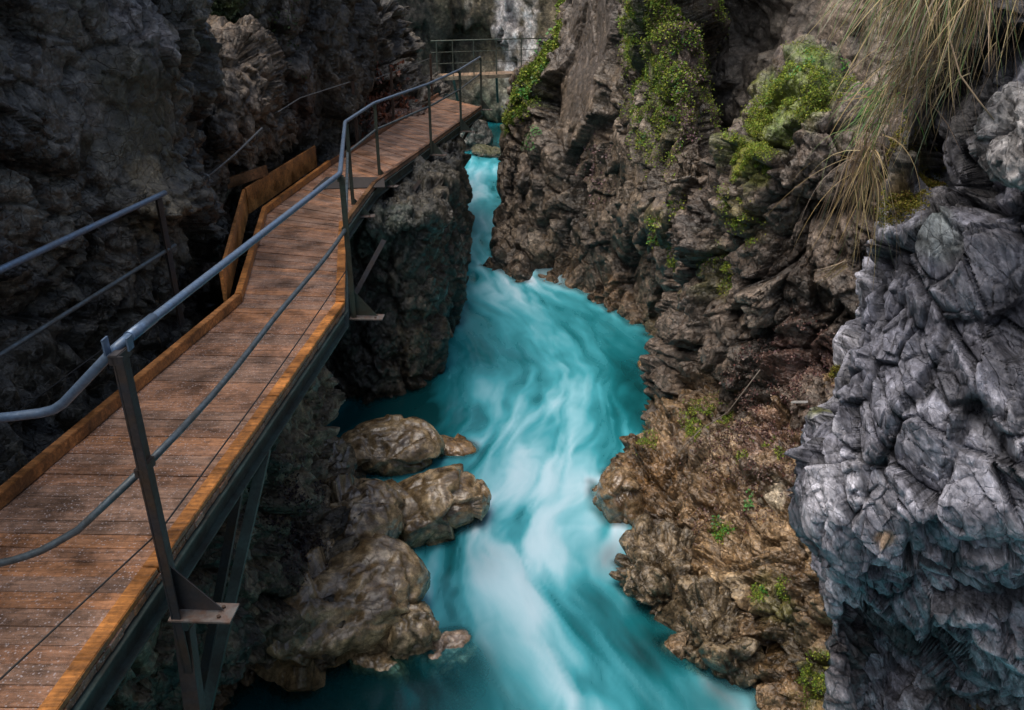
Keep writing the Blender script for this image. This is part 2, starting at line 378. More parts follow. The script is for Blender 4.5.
# left cliff beside the walkway
rowsA = []
for y, s, Y4 in ((-20, 178, 8.3), (50, 190, 8.2), (95, 184, 8.2), (130, 180, 8.1), (170, 185, 8.0), (215, 196, 7.9), (260, 188, 7.8), (330, 172, 7.7)):
    k = y/330
    rowsA.append([(-330, y, 3.4), (-160, y, 4.5-.2*k), (0, y, 6.1-.7*k), (90, y, 7.1-.8*k), (s-45, y, Y4-.9), (s-6, y, Y4-.35), (s, y, Y4+.2)])
GA = grid(rowsA)
rock('left_cliff', GA, dict(ROUGH, levels=[(1.0, .2, .4), (.36, .11, .6), (.14, .045, .6)], rot=(20, 10, 30), stretch=(1, 1, 1.2), calm=[(110, 100, 1.0, .6), (150, 140, .7, .6)]), 3, ((.02, .021, .024), (.055, .054, .05), (.12, .12, .115)),
     'dark craggy rock wall rising close beside the left edge of the walkway', bright=1.35, cav_shade=.88, res=.028,
     top=[(-.2, -.2, 1.6), (-1.5, -.3, 1.)], bottom=[(0.1, -.1, -1.6), (.1, 0, -2.4)], left=[(-.8, -3, 0), (0, -5, 0)], right=[(-.3, 1.2, 0), (-1.4, 1.8, 0)],
     zones=[(110, 90, 1.1, (.028, .029, .022), .9), (150, 130, .8, (.035, .035, .026), .8), (70, 55, .7, (.13, .13, .14), .6), (150, 15, .45, (.16, .16, .19), .8), (30, 90, .7, (.09, .09, .1), .5),
            (165, 205, .45, (.13, .115, .085), .8), (20, 190, .35, (.16, .17, .17), .7), (60, 260, .5, (.11, .11, .1), .5)])
# brown boulder-like shoulder behind it
GA2 = grid([[(150, 45, 11.6), (190, 50, 11.2), (235, 56, 11.4), (266, 88, 12.0), (280, 110, 13.2)],
            [(150, 80, 11.0), (195, 85, 10.8), (235, 85, 11.0), (268, 108, 11.6), (284, 125, 13.0)],
            [(150, 130, 10.6), (190, 130, 10.4), (230, 135, 10.8), (258, 145, 11.6), (276, 150, 13.0)],
            [(140, 190, 9.6), (180, 190, 9.4), (210, 190, 10.2), (238, 180, 11.6), (262, 172, 13.0)],
            [(130, 260, 9.0), (165, 260, 9.0), (190, 250, 9.8), (215, 230, 11.4), (240, 210, 13.0)]])
rock('rock_shoulder', GA2, dict(ROUGH, levels=[(1.1, .2, .3), (.4, .1, .4), (.16, .05, .5)]), 5, ((.045, .036, .028), (.1, .08, .062), (.16, .13, .11)),
     'brown lichen-speckled rock shoulder between the dark buttress and the orange guard boards', bright=1.35, top=[(0, 1.5, .3)], bottom=[(0, 0, -2)], left=[(-1, 1.5, 0)], right=[(-.3, 2, 0)],
     zones=[(205, 125, .6, (.012, .011, .01), .9, (.7, 1, 1.2)), (215, 88, .3, (.2, .19, .18), .6), (235, 66, .35, (.13, .1, .075), .7), (245, 150, .4, (.11, .085, .06), .5)])
# wall behind the guard boards, running back along the walkway
GA3 = grid([[(150, y, 13.2), (200, y, 12.8), (250, y, 13.6), (300, y, 14.6), (340, y, 15.6+k), (356, y, 16.6+k), (360, y, 18)] for y, k in ((-20, 0), (40, .2), (80, 0), (120, .3), (160, .2), (200, 0))])
rock('walkway_wall', GA3, dict(ROUGH, stretch=(1, 1, .6)), 8, ((.022, .021, .02), (.062, .056, .048), (.1, .09, .08)),
     'tall dark rock wall standing behind the guard boards and rusty posts', bright=1.25, res=.04, top=[(0, 0, 2.5)], bottom=[(0, -.5, -3)], left=[(-2, -2, 0)], right=[(-.6, 3, 0)],
     zones=[(212, 35, 1.3, (.03, .045, .02), .85, (.8, 1, 1.4)), (235, 60, .8, (.05, .065, .05), .7), (205, 10, .5, (.05, .08, .02), .7), (300, 25, 1.2, (.04, .035, .034), .6), (290, 120, .8, (.06, .035, .03), .7), (335, 70, .6, (.1, .09, .08), .5)])
# layered bluff above the far deck
GA4 = grid([[(324, 10, 20.8), (350, 14, 20.3), (374, 20, 20.3), (390, 30, 21.1), (396, 34, 23.3)],
            [(324, 40, 20.3), (350, 40, 19.7), (376, 46, 19.9), (396, 56, 20.7), (402, 58, 23.3)],
            [(324, 70, 19.9), (350, 70, 19.3), (378, 74, 19.5), (404, 78, 20.5), (412, 80, 23.3)],
            [(324, 100, 19.5), (350, 100, 18.9), (380, 98, 19.3), (412, 94, 20.9), (424, 93, 23.3)],
            [(324, 130, 18.3), (350, 130, 17.7), (382, 120, 18.3), (418, 104, 20.7), (434, 100, 23.3)]])
rock('layered_bluff', GA4, dict(ROUGH, rot=(0, 35, 0), stretch=(.6, .8, 2.6)), 13, ((.04, .037, .033), (.11, .1, .088), (.17, .155, .14)),
     'ledgy layered grey rock bluff above the far stretch of walkway', bright=1.3, res=.035, top=[(0, 1.5, .6)], bottom=[(.1, -.3, -1.5)], right=[(0, 2.5, 0)], left=[(-1, 0, 0)],
     zones=[(395, 108, 1., (.09, .035, .022), .8, (1.6, 1, .6)), (376, 120, .6, (.1, .045, .03), .8), (403, 75, .4, (.2, .2, .2), .6)])
# back wall of the gorge, down to the stream
GA5 = grid([[(300, y, 30-dy), (360, y, 32-dy), (420, y, 33-dy), (470, y, 33.5-dy), (520, y, 33-dy), (560, y, 32-dy), (640, y, 31-dy)] for y, dy in ((-70, -.6), (-20, 0), (30, 0), (60, 0), (74, .2), (95, .5), (118, .2), (130, -.8), (146, -.8))])
rock('gorge_back_wall', GA5, dict(levels=[(3.2, .5, .25), (1.1, .16, .3), (.4, .06, .3)], warp=.5, fine=.04, stretch=(1, 1, .45)), 21, ((.034, .032, .024), (.062, .056, .04), (.1, .09, .068)),
     'olive-grey back wall of the gorge with pale water streaks behind the far walkway', mat=M_smooth, res=.09, bright=2.4, top=[(0, 0, 5)], bottom=[(0, 0, -2)],
     zones=[(505, 25, 1.0, (.42, .43, .5), .92, (.55, 1, 3.4)), (530, 40, .8, (.36, .37, .42), .85, (.5, 1, 2.6)), (515, 0, .8, (.3, .31, .35), .8, (.4, 1, 2.5)), (468, 20, .5, (.16, .16, .16), .6, (.4, 1, 3)),
            (500, 100, 1.4, (.085, .1, .085), .7), (525, 110, 1.2, (.1, .11, .09), .6), (410, 20, 2.2, (.018, .018, .018), .85), (440, 70, 2., (.025, .026, .024), .8)])
# pillar under the walkway
zs = [(-.30, -1.3), (-.36, 0), (-1.1, .05), (-1.9, .15), (-2.6, .12), (-3.3, 0), (-4.6, -.1)]
plan = [(-5.2, 10.6), (-3.6, 11.4), (-2.6, 11.6), (-1.95, 11.7), (-1.42, 11.9), (-1.12, 12.6), (-1.08, 14.2), (-1.02, 16.0), (-1.08, 18.2), (-1.4, 20.4), (-1.9, 22.5), (-3.4, 24.5)]
GB = []
for z, o in zs:
    row = []
    for i, (x, y) in enumerate(plan):
        xx, yy = x, y
        if z == -.30: xx, yy = x*.6-1.9, y+ (1.2 if i < 6 else .0)
        elif i >= 4: xx = x + (o if z > -3 else o-.05) - .14
        row.append((xx, yy, z))
    GB.append(row)
rock('rock_pillar', GB, dict(ROUGH, levels=[(1.3, .16, .3), (.42, .13, .5), (.17, .055, .5)], stretch=(1, 1, .7)), 31, ((.03, .034, .032), (.075, .074, .062), (.125, .115, .095)),
     'dark rock pillar standing in the stream beneath the far walkway', bright=1.0, res=.032, bottom=[(0, 0, -.8)],
     zones=[(420, 350, .9, (.13, .105, .07), .7), (440, 250, .6, (.11, .1, .08), .5), (400, 230, .8, (.05, .075, .07), .7), (360, 240, .7, (.04, .06, .055), .7), (350, 350, .9, (.012, .014, .013), .85)])
# bank under the near walkway
def ZC(pts): return [tuple(p) for p in pts]
ys = [-2, 1.0, 2.2, 3.4, 4.6, 5.6, 6.6, 7.6, 8.6, 9.6, 10.8, 12.2]
GC = []
for z, xs in ((-.35, [-2.6, -2.5, -2.5, -2.45, -2.4, -2.35, -2.35, -2.4, -2.6, -3.0, -3.5, -4.0]),
              (-1.1, [-2.5, -2.4, -2.4, -2.35, -2.3, -2.2, -2.2, -2.3, -2.6, -3.0, -3.5, -4.0]),
              (-1.9, [-2.5, -2.5, -2.6, -2.6, -2.5, -2.3, -2.15, -2.25, -2.6, -3.0, -3.5, -4.0]),
              (-2.55, [-2.5, -2.6, -2.8, -2.8, -2.7, -2.4, -2.05, -2.1, -2.5, -2.9, -3.4, -4.0]),
              (-3.0, [-2.6, -2.7, -3.0, -3.0, -2.9, -2.6, -1.9, -1.75, -2.2, -2.7, -3.3, -3.9]),
              (-3.35, [-2.6, -2.8, -3.1, -3.2, -3.2, -2.9, -1.9, -1.4, -1.9, -2.5, -3.2, -3.8]),
              (-3.8, [-2.6, -2.8, -3.1, -3.2, -3.2, -3.0, -2.1, -1.2, -1.7, -2.3, -3.0, -3.7]),
              (-4.6, [-2.6, -2.8, -3.1, -3.2, -3.2, -3.0, -2.1, -1.1, -1.6, -2.2, -2.9, -3.6])):
    GC.append([(x, y, z) for x, y in zip(xs, ys)])
rock('under_bank', GC, dict(ROUGH, levels=[(1.0, .26, .5), (.4, .15, .5), (.15, .05, .5)], sign=1), 41, ((.03, .028, .024), (.085, .075, .058), (.14, .12, .09)),
     'shadowed rock bank beneath the near stretch of walkway, sloping to the boulders', mat=M_wet, res=.026, zones=[(300, 560, .45, (.02, .012, .016), .8), (300, 440, .6, (.12, .1, .07), .5), (250, 500, .6, (.05, .06, .05), .6)])
# right gorge wall: far ridge
rr = []
for k in range(8):
    t = k/7
    rr.append(t)
def lerp(a, b, t): return a+(b-a)*t
silD = [(575, -20, 19.6), (555, 45, 19.6), (524, 88, 19.8), (507, 125, 20.2), (499, 165, 20.2), (495, 205, 19.8), (499, 240, 18.6), (506, 272, 17.5)]
c1 = [(604, -20, 17.4), (590, 45, 17.8), (568, 95, 18.0), (556, 140, 17.8), (552, 180, 17.6), (553, 225, 17.2), (556, 262, 16.6), (560, 297, 15.95)]
c2 = [(640, -20, 15.4), (632, 45, 15.4), (622, 100, 15.2), (612, 150, 15.3), (606, 195, 15.5), (606, 240, 15.5), (608, 280, 15.2), (612, 318, 14.8)]
c3 = [(656, -20, 14.0), (660, 45, 13.6), (658, 100, 13.2), (658, 150, 13.3), (652, 200, 13.4), (663, 250, 13.4), (680, 305, 13.2), (686, 358, 12.9)]
c4 = [(670, -20, 13.6), (680, 45, 13.0), (686, 100, 12.4), (686, 150, 12.0), (694, 210, 11.7), (695, 280, 11.3), (704, 360, 10.9), (700, 438, 10.5)]
c5 = [(684, -20, 14.4), (692, 45, 13.8), (706, 100, 13.2), (712, 150, 12.6), (740, 210, 11.6), (745, 280, 10.9), (759, 360, 10.4), (754, 430, 9.9)]
GD = [[atY(*c[k]) for c in (silD, c1, c2, c3, c4, c5)] for k in range(8)]
rock('right_gorge_wall', GD, dict(ROUGH, levels=[(2.0, .44, .3), (.66, .2, .4), (.24, .085, .3)], stretch=(1, 1, .68), rot=(10, 15, 0), calm=[(590, 40, 1.9, .8), (575, 105, 1.2, .7)]), 51, ((.045, .036, .03), (.1, .082, .066), (.165, .14, .12)),
     'brown craggy gorge wall with a mossy ridge on the far bank of the stream', res=.027, bright=1.5, cav_shade=.75, top=[(.5, .4, 2)], bottom=[(0, 0, -1.4)], left=[(.35, 2.2, 0), (.9, 4.5, 0), (3, 4, 0)], right=[(.25, 2.2, 0), (.8, 4, 0)],
     zones=[(585, 40, 1.3, (.055, .047, .043), .92, (.8, 1.6, 1.5)), (575, 100, .9, (.05, .043, .038), .85), (610, 10, .8, (.055, .047, .043), .85),
            (650, 30, .9, (.055, .085, .018), .85), (660, 75, .7, (.05, .08, .018), .8), (675, 20, .6, (.1, .06, .07), .7), (690, 60, .4, (.13, .1, .1), .7), (668, 118, .6, (.075, .075, .022), .75), (640, 90, .4, (.22, .2, .19), .6),
            (520, 95, .5, (.06, .1, .02), .9), (535, 70, .4, (.07, .12, .02), .9), (505, 125, .3, (.05, .08, .02), .7),
            (640, 150, .6, (.13, .12, .105), .6), (660, 240, .6, (.085, .085, .035), .6), (680, 290, .5, (.11, .1, .045), .6), (665, 390, .5, (.16, .1, .05), .8), (610, 290, .5, (.13, .085, .05), .75), (645, 330, .4, (.1, .11, .08), .7), (560, 270, .8, (.1, .075, .05), .7),
            (530, 200, .8, (.07, .06, .05), .5), (585, 200, .7, (.03, .027, .022), .7), (700, 230, .4, (.16, .13, .13), .6), (700, 200, .35, (.18, .15, .15), .6)])
# smooth slab between ridge and mossy knob
GS = grid([[(640, y, 17.2-k), (700, y, 15.6-k), (760, y, 14.2-k), (820, y, 13-k), (880, y, 11.8-k), (960, y, 10.6-k)] for y, k in ((-30, 0), (60, .1), (130, .2), (200, .2), (280, .2))])
rock('smooth_slab', GS, dict(SMOOTH, rot=(0, 0, 30), ridge=(1.6, .3)), 61, ((.045, .042, .042), (.072, .067, .066), (.1, .095, .092)),
     'smooth grey-brown rock slab rising between the mossy ridge and the mossy knob', mat=M_smooth, res=.045, bright=3., top=[(.1, 0, 2.5)], bottom=[(0, 0, -2)], left=[(-1, 1.5, 0)], right=[(1, -1.5, 0)],
     zones=[(830, 60, .9, (.1, .085, .075), .7, (.6, 1, 2)), (700, 20, .4, (.14, .13, .13), .5), (805, 30, .5, (.03, .028, .028), .8, (.3, 1, 2))])
# mossy knob in front of the slab
GK = grid([[(696, 222, 11.6), (716, 190, 11.4), (742, 122, 10.8), (772, 92, 10.4), (806, 70, 10.2), (846, 84, 10.0), (880, 120, 9.6), (930, 130, 9.2), (1000, 140, 8.4)],
           [(700, 232, 11.0), (722, 205, 10.4), (748, 152, 9.7), (778, 120, 9.3), (808, 100, 9.1), (846, 112, 8.9), (880, 145, 8.7), (930, 155, 8.4), (1000, 165, 7.8)],
           [(694, 280, 10.9), (722, 255, 10.1), (752, 215, 9.3), (782, 190, 8.9), (812, 180, 8.7), (846, 190, 8.5), (880, 210, 8.4), (930, 220, 8.1), (1000, 230, 7.5)],
           [(688, 330, 10.8), (720, 310, 10.0), (754, 285, 9.3), (784, 270, 8.9), (814, 265, 8.7), (846, 270, 8.5), (880, 280, 8.4), (930, 290, 8.1), (1000, 300, 7.5)],
           [(680, 385, 10.6), (714, 370, 9.9), (754, 350, 9.3), (786, 340, 8.9), (816, 335, 8.6), (846, 335, 8.4), (880, 340, 8.3), (930, 350, 8.0), (1000, 360, 7.4)],
           [(672, 436, 10.4), (706, 424, 9.8), (752, 415, 9.1), (788, 408, 8.5), (820, 405, 8.2), (850, 405, 8.0), (880, 410, 7.9), (930, 420, 7.6), (1000, 430, 7.0)]])
rock('mossy_knob', GK, dict(CHUNK, levels=[(1.1, .34, .5), (.42, .17, .6), (.16, .06, .6)], stretch=(1, 1, 1), rot=(0, 20, 20)), 71, ((.028, .023, .021), (.07, .058, .052), (.12, .1, .09)),
     'dark crumbly rock knob capped with moss on the right bank', res=.027, top=[(.05, .8, -.1), (0, .8, -1.5)], bottom=[(0, .1, -1.2)], left=[(-.1, 1.2, 0)], right=[(1, 0, 0)],
     zones=[(790, 88, .8, (.06, .1, .02), .9), (760, 130, .6, (.09, .12, .02), .9), (742, 155, .4, (.14, .16, .03), .95), (812, 80, .5, (.08, .11, .02), .8), (750, 100, .4, (.09, .11, .02), .8), (845, 110, .4, (.14, .12, .12), .7),
            (735, 215, .4, (.1, .1, .03), .6), (720, 270, .5, (.1, .1, .045), .7), (745, 310, .4, (.2, .18, .17), .6), (750, 370, .7, (.02, .017, .015), .8), (700, 400, .5, (.12, .085, .05), .6), (790, 360, .5, (.11, .06, .055), .6)])
M_ochre = rock_mat('wet_ochre_rock', .04, (.2, .42), .75)
# brown ledge at the foot
GE = grid([[(648, 436, 10.3), (700, 418, 9.9), (756, 402, 9.2), (820, 392, 8.5), (900, 392, 7.8)],
           [(640, 441, 9.95), (690, 440, 9.2), (752, 440, 8.5), (820, 440, 7.8), (900, 440, 7.2)],
           [(622, 462, 9.5), (672, 475, 8.7), (742, 482, 7.9), (815, 490, 7.2), (900, 490, 6.6)],
           [(604, 500, 9.1), (656, 512, 8.3), (735, 525, 7.4), (808, 535, 6.6), (900, 535, 6.0)],
           [(608, 535, 8.6), (656, 545, 8.0), (728, 555, 7.15), (804, 575, 6.25), (900, 580, 5.6)],
           [(632, 578, 7.8), (676, 590, 7.3), (732, 598, 6.65), (806, 615, 5.95), (900, 630, 5.3)],
           [(668, 615, 7.15), (692, 625, 6.85), (740, 640, 6.3), (806, 660, 5.65), (900, 680, 5.0)],
           [(680, 650, 6.6), (706, 668, 6.35), (752, 690, 5.85), (806, 715, 5.25), (900, 735, 4.7)]])
rock('rock_ledge', GE, dict(CHUNK, levels=[(.8, .26, .4), (.32, .14, .5), (.12, .045, .5)], rot=(25, -30, 20), stretch=(.95, 1, 1.12)), 81, ((.05, .032, .017), (.11, .076, .042), (.2, .15, .1)),
     'wet ochre-brown ledge of broken rock sloping into the turquoise stream', mat=M_ochre, res=.02, top=[(0, .8, .2)], bottom=[(-.05, -.1, -.5), (0, 0, -1.2)], left=[(-.06, .05, -.45), (0, .3, -.9)], right=[(.8, -.4, 0)],
     zones=[(650, 470, .5, (.11, .065, .028), .8), (700, 500, .5, (.1, .065, .035), .6), (720, 440, .6, (.15, .12, .09), .6), (770, 430, .5, (.12, .075, .065), .7), (650, 560, .4, (.2, .19, .15), .6), (720, 590, .4, (.26, .22, .16), .6), (700, 640, .4, (.25, .22, .18), .7),
            (775, 500, .16, (.3, .28, .24), .8), (690, 570, .5, (.2, .14, .08), .7), (800, 640, .5, (.05, .045, .03), .7), (820, 690, .35, (.07, .09, .02), .8), (770, 600, .3, (.06, .07, .02), .6), (740, 460, .4, (.1, .08, .07), .5)])
# lobe of the ledge that stands out in the stream
# pale foreground cliff
sil = [(905, -60, 4.3), (905, 0, 4.3), (897, 70, 4.25), (884, 130, 4.2), (870, 190, 4.15), (856, 235, 4.12), (846, 280, 4.1), (836, 330, 4.08), (822, 375, 4.05), (812, 410, 4.0), (802, 450, 3.95), (790, 490, 3.9), (788, 520, 3.86), (806, 548, 3.9), (822, 566, 4.15), (822, 600, 4.3), (828, 650, 4.3), (830, 710, 4.2), (835, 790, 4.1)]
GF = []
for i, (x, y, Y) in enumerate(sil):
    x += 12 + 16*max(0, min(1, (380-y)/130))
    und = [0, .12, .3, .36, .2, .05][0:6]
    row = [(x, y, Y)]
    for j, (dx, dY) in enumerate(((30, -.22), (80, -.42), (135, -.58), (190, -.72), (250, -.85), (330, -1.0))):
        xx = x+dx; YY = Y+dY
        edge = 552 + max(0, (xx-830))*.62      # the overhang's lower lip runs down to the right
        if y > edge+4 and j < 6: YY += min(.75, (y-edge)*.02)
        elif y > 555: YY -= 0.25*0
        if y < 235 and xx < 990: YY += .55*min(1, (235-y)/70.)*(1 if j < 5 else .3)
        row.append((xx, y, YY))
    GF.append(row)
GF = grid(GF)
rock('foreground_cliff', GF, dict(levels=[(.75, .15, .3), (.27, .085, .5), (.1, .024, .5)], axis=(.5, -.25, -.85), stretch=(1.3, 1.15, .42), warp=.12, fine=.01, cw=.08), 91, ((.12, .125, .15), (.25, .26, .3), (.36, .37, .41)),
     'pale blue-grey chiselled cliff hanging over the right bank close to the camera', mat=M_grey, res=.0105, cav_shade=.8, bright=1.6, tint=(1.0, .98, 1.0), top=[(.2, .2, 1.3)], bottom=[(0, .2, -1.5)], left=[(.09, .2, 0), (.3, .45, 0), (1.1, 1.4, 0)], right=[(.5, -2, 0), (.3, -5, 0)],
     zones=[(1000, 8, .3, (.05, .05, .05), .9), (935, 60, .6, (.02, .019, .017), .95), (980, 70, .3, (.03, .028, .024), .9), (960, 110, .3, (.04, .04, .042), .8), (950, 180, .36, (.03, .03, .03), .85, (1.3, 1, .7)), (900, 120, .35, (.03, .028, .02), .9), (868, 170, .2, (.05, .046, .035), .85), (858, 210, .15, (.08, .075, .065), .7), (905, 165, .2, (.075, .075, .014), .9), (900, 195, .14, (.09, .06, .02), .8), (880, 140, .2, (.05, .05, .02), .8),  # near-black zones paint the recess shade and dim the sunlit top; olive ones are moss
            (840, 620, .5, (.06, .055, .058), .85), (900, 650, .4, (.06, .055, .056), .8), (850, 690, .4, (.08, .075, .075), .7), (940, 640, .3, (.035, .033, .034), .8), (960, 690, .3, (.05, .046, .046), .7), (885, 540, .06, (.3, .2, .1), .7), (1000, 330, .3, (.13, .13, .15), .6), (985, 260, .25, (.1, .1, .11), .6),  # first few zones put the shade under the overhang into the colour
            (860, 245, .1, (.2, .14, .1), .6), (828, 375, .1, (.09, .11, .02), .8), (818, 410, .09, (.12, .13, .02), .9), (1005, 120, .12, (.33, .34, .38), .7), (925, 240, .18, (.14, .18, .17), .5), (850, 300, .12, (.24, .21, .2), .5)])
# unseen walls added behind the camera to block sky light from the rear
yb = [-14, -10, -6, -2, 1]
def added_wall(name, x, lab, seed):
    Gw = [[(x + (.5 if z > 3 else 0)*(1 if x < 0 else -1)*z*.12, y, z) for y in (yb if x < 0 else yb[::-1])] for z in (4, 3, 1.5, 0, -2.5, -5)]
    rock(name, Gw, ROUGH, seed, DK, lab, res=.12)
added_wall('left_added_wall', -4.4, 'unseen rough dark rock wall added behind the viewpoint to block light, opposite the stream side', 101)
added_wall('right_added_wall', 3.6, 'unseen rough dark rock wall added behind the viewpoint to block light on the stream side', 103)

BW = []
# ------------------------------------------------------------------ boulders
def boulder(name, c, size, rot, seed, pal, label, mat=M_boulder, sub=6, group=None, cat='boulder', st=None, sq=2.3, moss=0):
    bm = bmesh.new(); bmesh.ops.create_icosphere(bm, subdivisions=sub, radius=1)
    V = np.array([v.co[:] for v in bm.verts]); Fc = np.array([[v.index for v in f.verts] for f in bm.faces]); bm.free()
    n = V.copy(); V = V/((np.abs(V)**sq).sum(1)**(1/sq))[:, None]
    S = np.array(size); V = V*S; A = rotm(*rot)
    st = st or dict(levels=[(1.0*max(size), .34*min(size), .1), (.45*max(size), 0.06*min(size), .1), (.2*max(size), .014*min(size), .2)], warp=.35*max(size), fine=.008, ridge=(.5*max(size), .16*min(size)))
    n = n/S; n /= np.linalg.norm(n, axis=1, keepdims=True)
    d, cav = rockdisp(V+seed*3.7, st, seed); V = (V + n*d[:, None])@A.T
    k = sst(-.3, .4, fbm(V*1.6/max(size)+seed, seed+3, 4))[:, None]; k2 = sst(-.2, .5, fbm(V*5/max(size)+seed, seed+4, 4))[:, None]*.8
    col = np.array(pal[0])*(1-k)+np.array(pal[1])*k; col = col*(1-k2)+np.array(pal[2])*k2
    if moss:
        w = (sst(.3, .8, (n@A.T)[:, 2] + .5*fbm(V*4, seed+9, 3))*moss)[:, None]; col = col*(1-w)+np.array((.07, .1, .02))*w
    col = np.clip(col*(1-.35*cav[:, None])*1.35*np.array((1.06, 1., .9)), 0, .7)  # crack shade baked into the boulder colour as well
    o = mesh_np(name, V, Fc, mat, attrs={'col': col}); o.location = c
    BW.append(V+np.array(c)); tag(o, label, cat, group); return o
OC = ((.12, .08, .04), (.25, .18, .1), (.38, .29, .18))
def wp(x, y, dz): p = atW(x, y); p = atW(x, y, dz); return tuple(p)
BG = 'boulders at the foot of the walkway bank'
boulder('boulder', wp(425, 508, .2), (.82, .5, .4), (0, -4, 14), 1, OC, 'biggest rounded wet ochre boulder, jutting right into the stream', group=BG)
boulder('boulder', wp(390, 452, .12), (.72, .5, .36), (0, 6, 6), 2, OC, 'long low wet boulder with an orange tip behind the biggest boulder', group=BG)
boulder('boulder', wp(450, 450, -.05), (.42, .24, .16), (0, 8, 0), 12, ((.12, .07, .03), (.2, .12, .05), (.26, .18, .1)), 'small orange-brown rock tip awash at the end of the long low boulder', sub=5, group=BG)
boulder('boulder', wp(335, 608, .36), (.98, .66, .5), (12, 8, 30), 3, OC, 'sloping glossy slab boulder with dark leaves on its back', group=BG)
boulder('boulder', wp(408, 632, .1), (.27, .26, .3), (0, 10, 20), 4, ((.13, .1, .055), (.25, .19, .12), (.36, .28, .18)), 'square-cut block boulder at the water, in front of the sloping slab', sq=4.5, sub=5, group=BG)
boulder('boulder', wp(268, 590, .4), (.6, .6, .5), (10, 0, -20), 5, ((.05, .043, .03), (.11, .095, .065), (.18, .15, .11)), 'dim brown boulder tucked between the walkway brace and the sloping slab', group=BG)
boulder('boulder', wp(352, 520, .5), (.6, .55, .38), (0, 10, -25), 6, ((.08, .055, .033), (.18, .13, .075), (.28, .22, .14)), 'rough wet boulder wedged above the slab, beside the biggest boulder', group=BG)
boulder('boulder', wp(315, 470, .4), (.55, .5, .45), (0, 0, 20), 7, ((.05, .045, .035), (.1, .085, .06), (.16, .14, .1)), 'dull brown boulder under the walkway edge behind the long low boulder', group=BG)
boulder('boulder', wp(448, 655, -.16), (.3, .2, .2), (0, 0, 30), 8, ((.2, .14, .09), (.3, .22, .16), (.35, .28, .24)), 'low rounded boulder veiled by the rushing water beside the square-cut block', sub=5, group=BG)
boulder('boulder', wp(380, 668, -.1), (.3, .16, .16), (0, 10, -10), 9, OC, 'thin sloping rock slipping under the water below the square-cut block', sub=5, group=BG)
boulder('boulder', wp(622, 508, .0), (.3, .42, .55), (0, -6, 0), 10, ((.11, .07, .035), (.18, .12, .065), (.24, .18, .12)), 'upright ochre boulder standing in the stream at the left tip of the ledge', group='boulders by the right bank')
boulder('boulder', wp(652, 366, 0), (.24, .16, .14), (0, 0, 0), 11, ((.12, .075, .04), (.17, .11, .06), (.22, .16, .1)), 'little orange-brown rock at the foot of the right gorge wall', sub=5, group='boulders by the right bank')
boulder('boulder', wp(712, 642, .1), (.36, .4, .4), (0, 8, 20), 13, ((.06, .045, .026), (.13, .1, .062), (.2, .165, .115)), 'grey-brown boulder at the lowest water edge of the ledge', mat=M_ochre, st=CHUNK, group='boulders by the right bank')
boulder('boulder', wp(668, 584, .08), (.45, .5, .42), (0, 8, -20), 15, ((.06, .045, .026), (.14, .105, .065), (.21, .17, .12)), 'rounded brown boulder bulging from the middle of the ledge into the water', mat=M_ochre, st=CHUNK, group='boulders by the right bank')
boulder('boulder', tuple(atY(776, 498, 7.5)), (.17, .13, .13), (0, 0, 20), 14, ((.25, .23, .19), (.32, .3, .26), (.38, .36, .32)), 'small pale loose boulder lying on top of the brown ledge', mat=M_rock, sub=5, group='boulders by the right bank')
boulder('boulder', wp(468, 138, .3), (.75, .7, .8), (0, 15, 20), 16, ((.12, .12, .115), (.22, .22, .21), (.32, .32, .31)), 'pale angular boulder just beyond the end of the wooden deck', mat=M_rock, sub=5, group='boulders in the far pool')
boulder('boulder', wp(488, 153, .05), (.6, .45, .22), (0, 5, 0), 17, ((.08, .07, .05), (.14, .12, .09), (.26, .24, .22)), 'low flat boulder with moss on top in the far pool', mat=M_rock, sub=5, group='boulders in the far pool', moss=.45)
boulder('boulder', tuple(atY(1032, 138, 3.25)), (.16, .17, .16), (0, 20, 10), 18, ((.2, .2, .22), (.3, .31, .34), (.38, .39, .43)), 'pale grey block boulder lodged in the cliff at the right, beside the long stalk', mat=M_grey, group='blocks lodged in the foreground cliff', sub=6, sq=4)

# ------------------------------------------------------------------ stream
xs = np.arange(-5.5, 4.6, .035); ysw = np.concatenate([np.arange(-3, 3.5, .25), np.arange(3.5, 14, .035), np.arange(14, 38, .07)])
XX, YY = np.meshgrid(xs, ysw); P = np.stack([XX.ravel(), YY.ravel(), zw(YY.ravel())], 1)
cl = np.array([atW(*p)[:2] for p in ((610, 760), (600, 700), (560, 640), (530, 580), (530, 520), (548, 470), (575, 420), (578, 370), (545, 320), (508, 285), (484, 240), (482, 195), (486, 160), (500, 140))])
cl = cl[np.argsort(cl[:, 1])]; cx = np.interp(P[:, 1], cl[:, 1], cl[:, 0]); cl2 = np.gradient(cx)
u = P[:, 1]; v = P[:, 0]-cx
q = np.stack([v*1.1, u*.5, u*0], 1); wv = .3*np.stack([fbm(q*.8, 201, 3), fbm(q*.8+5, 202, 3)*.6, u*0], 1)
s1 = fbm(q*np.array([1.3, .9, 1])+wv, 203, 4); s2 = fbm((q+wv*1.6)*np.array([3.2, 1.5, 1]), 204, 4)
foam = .31 + .13*s1 + .04*s2
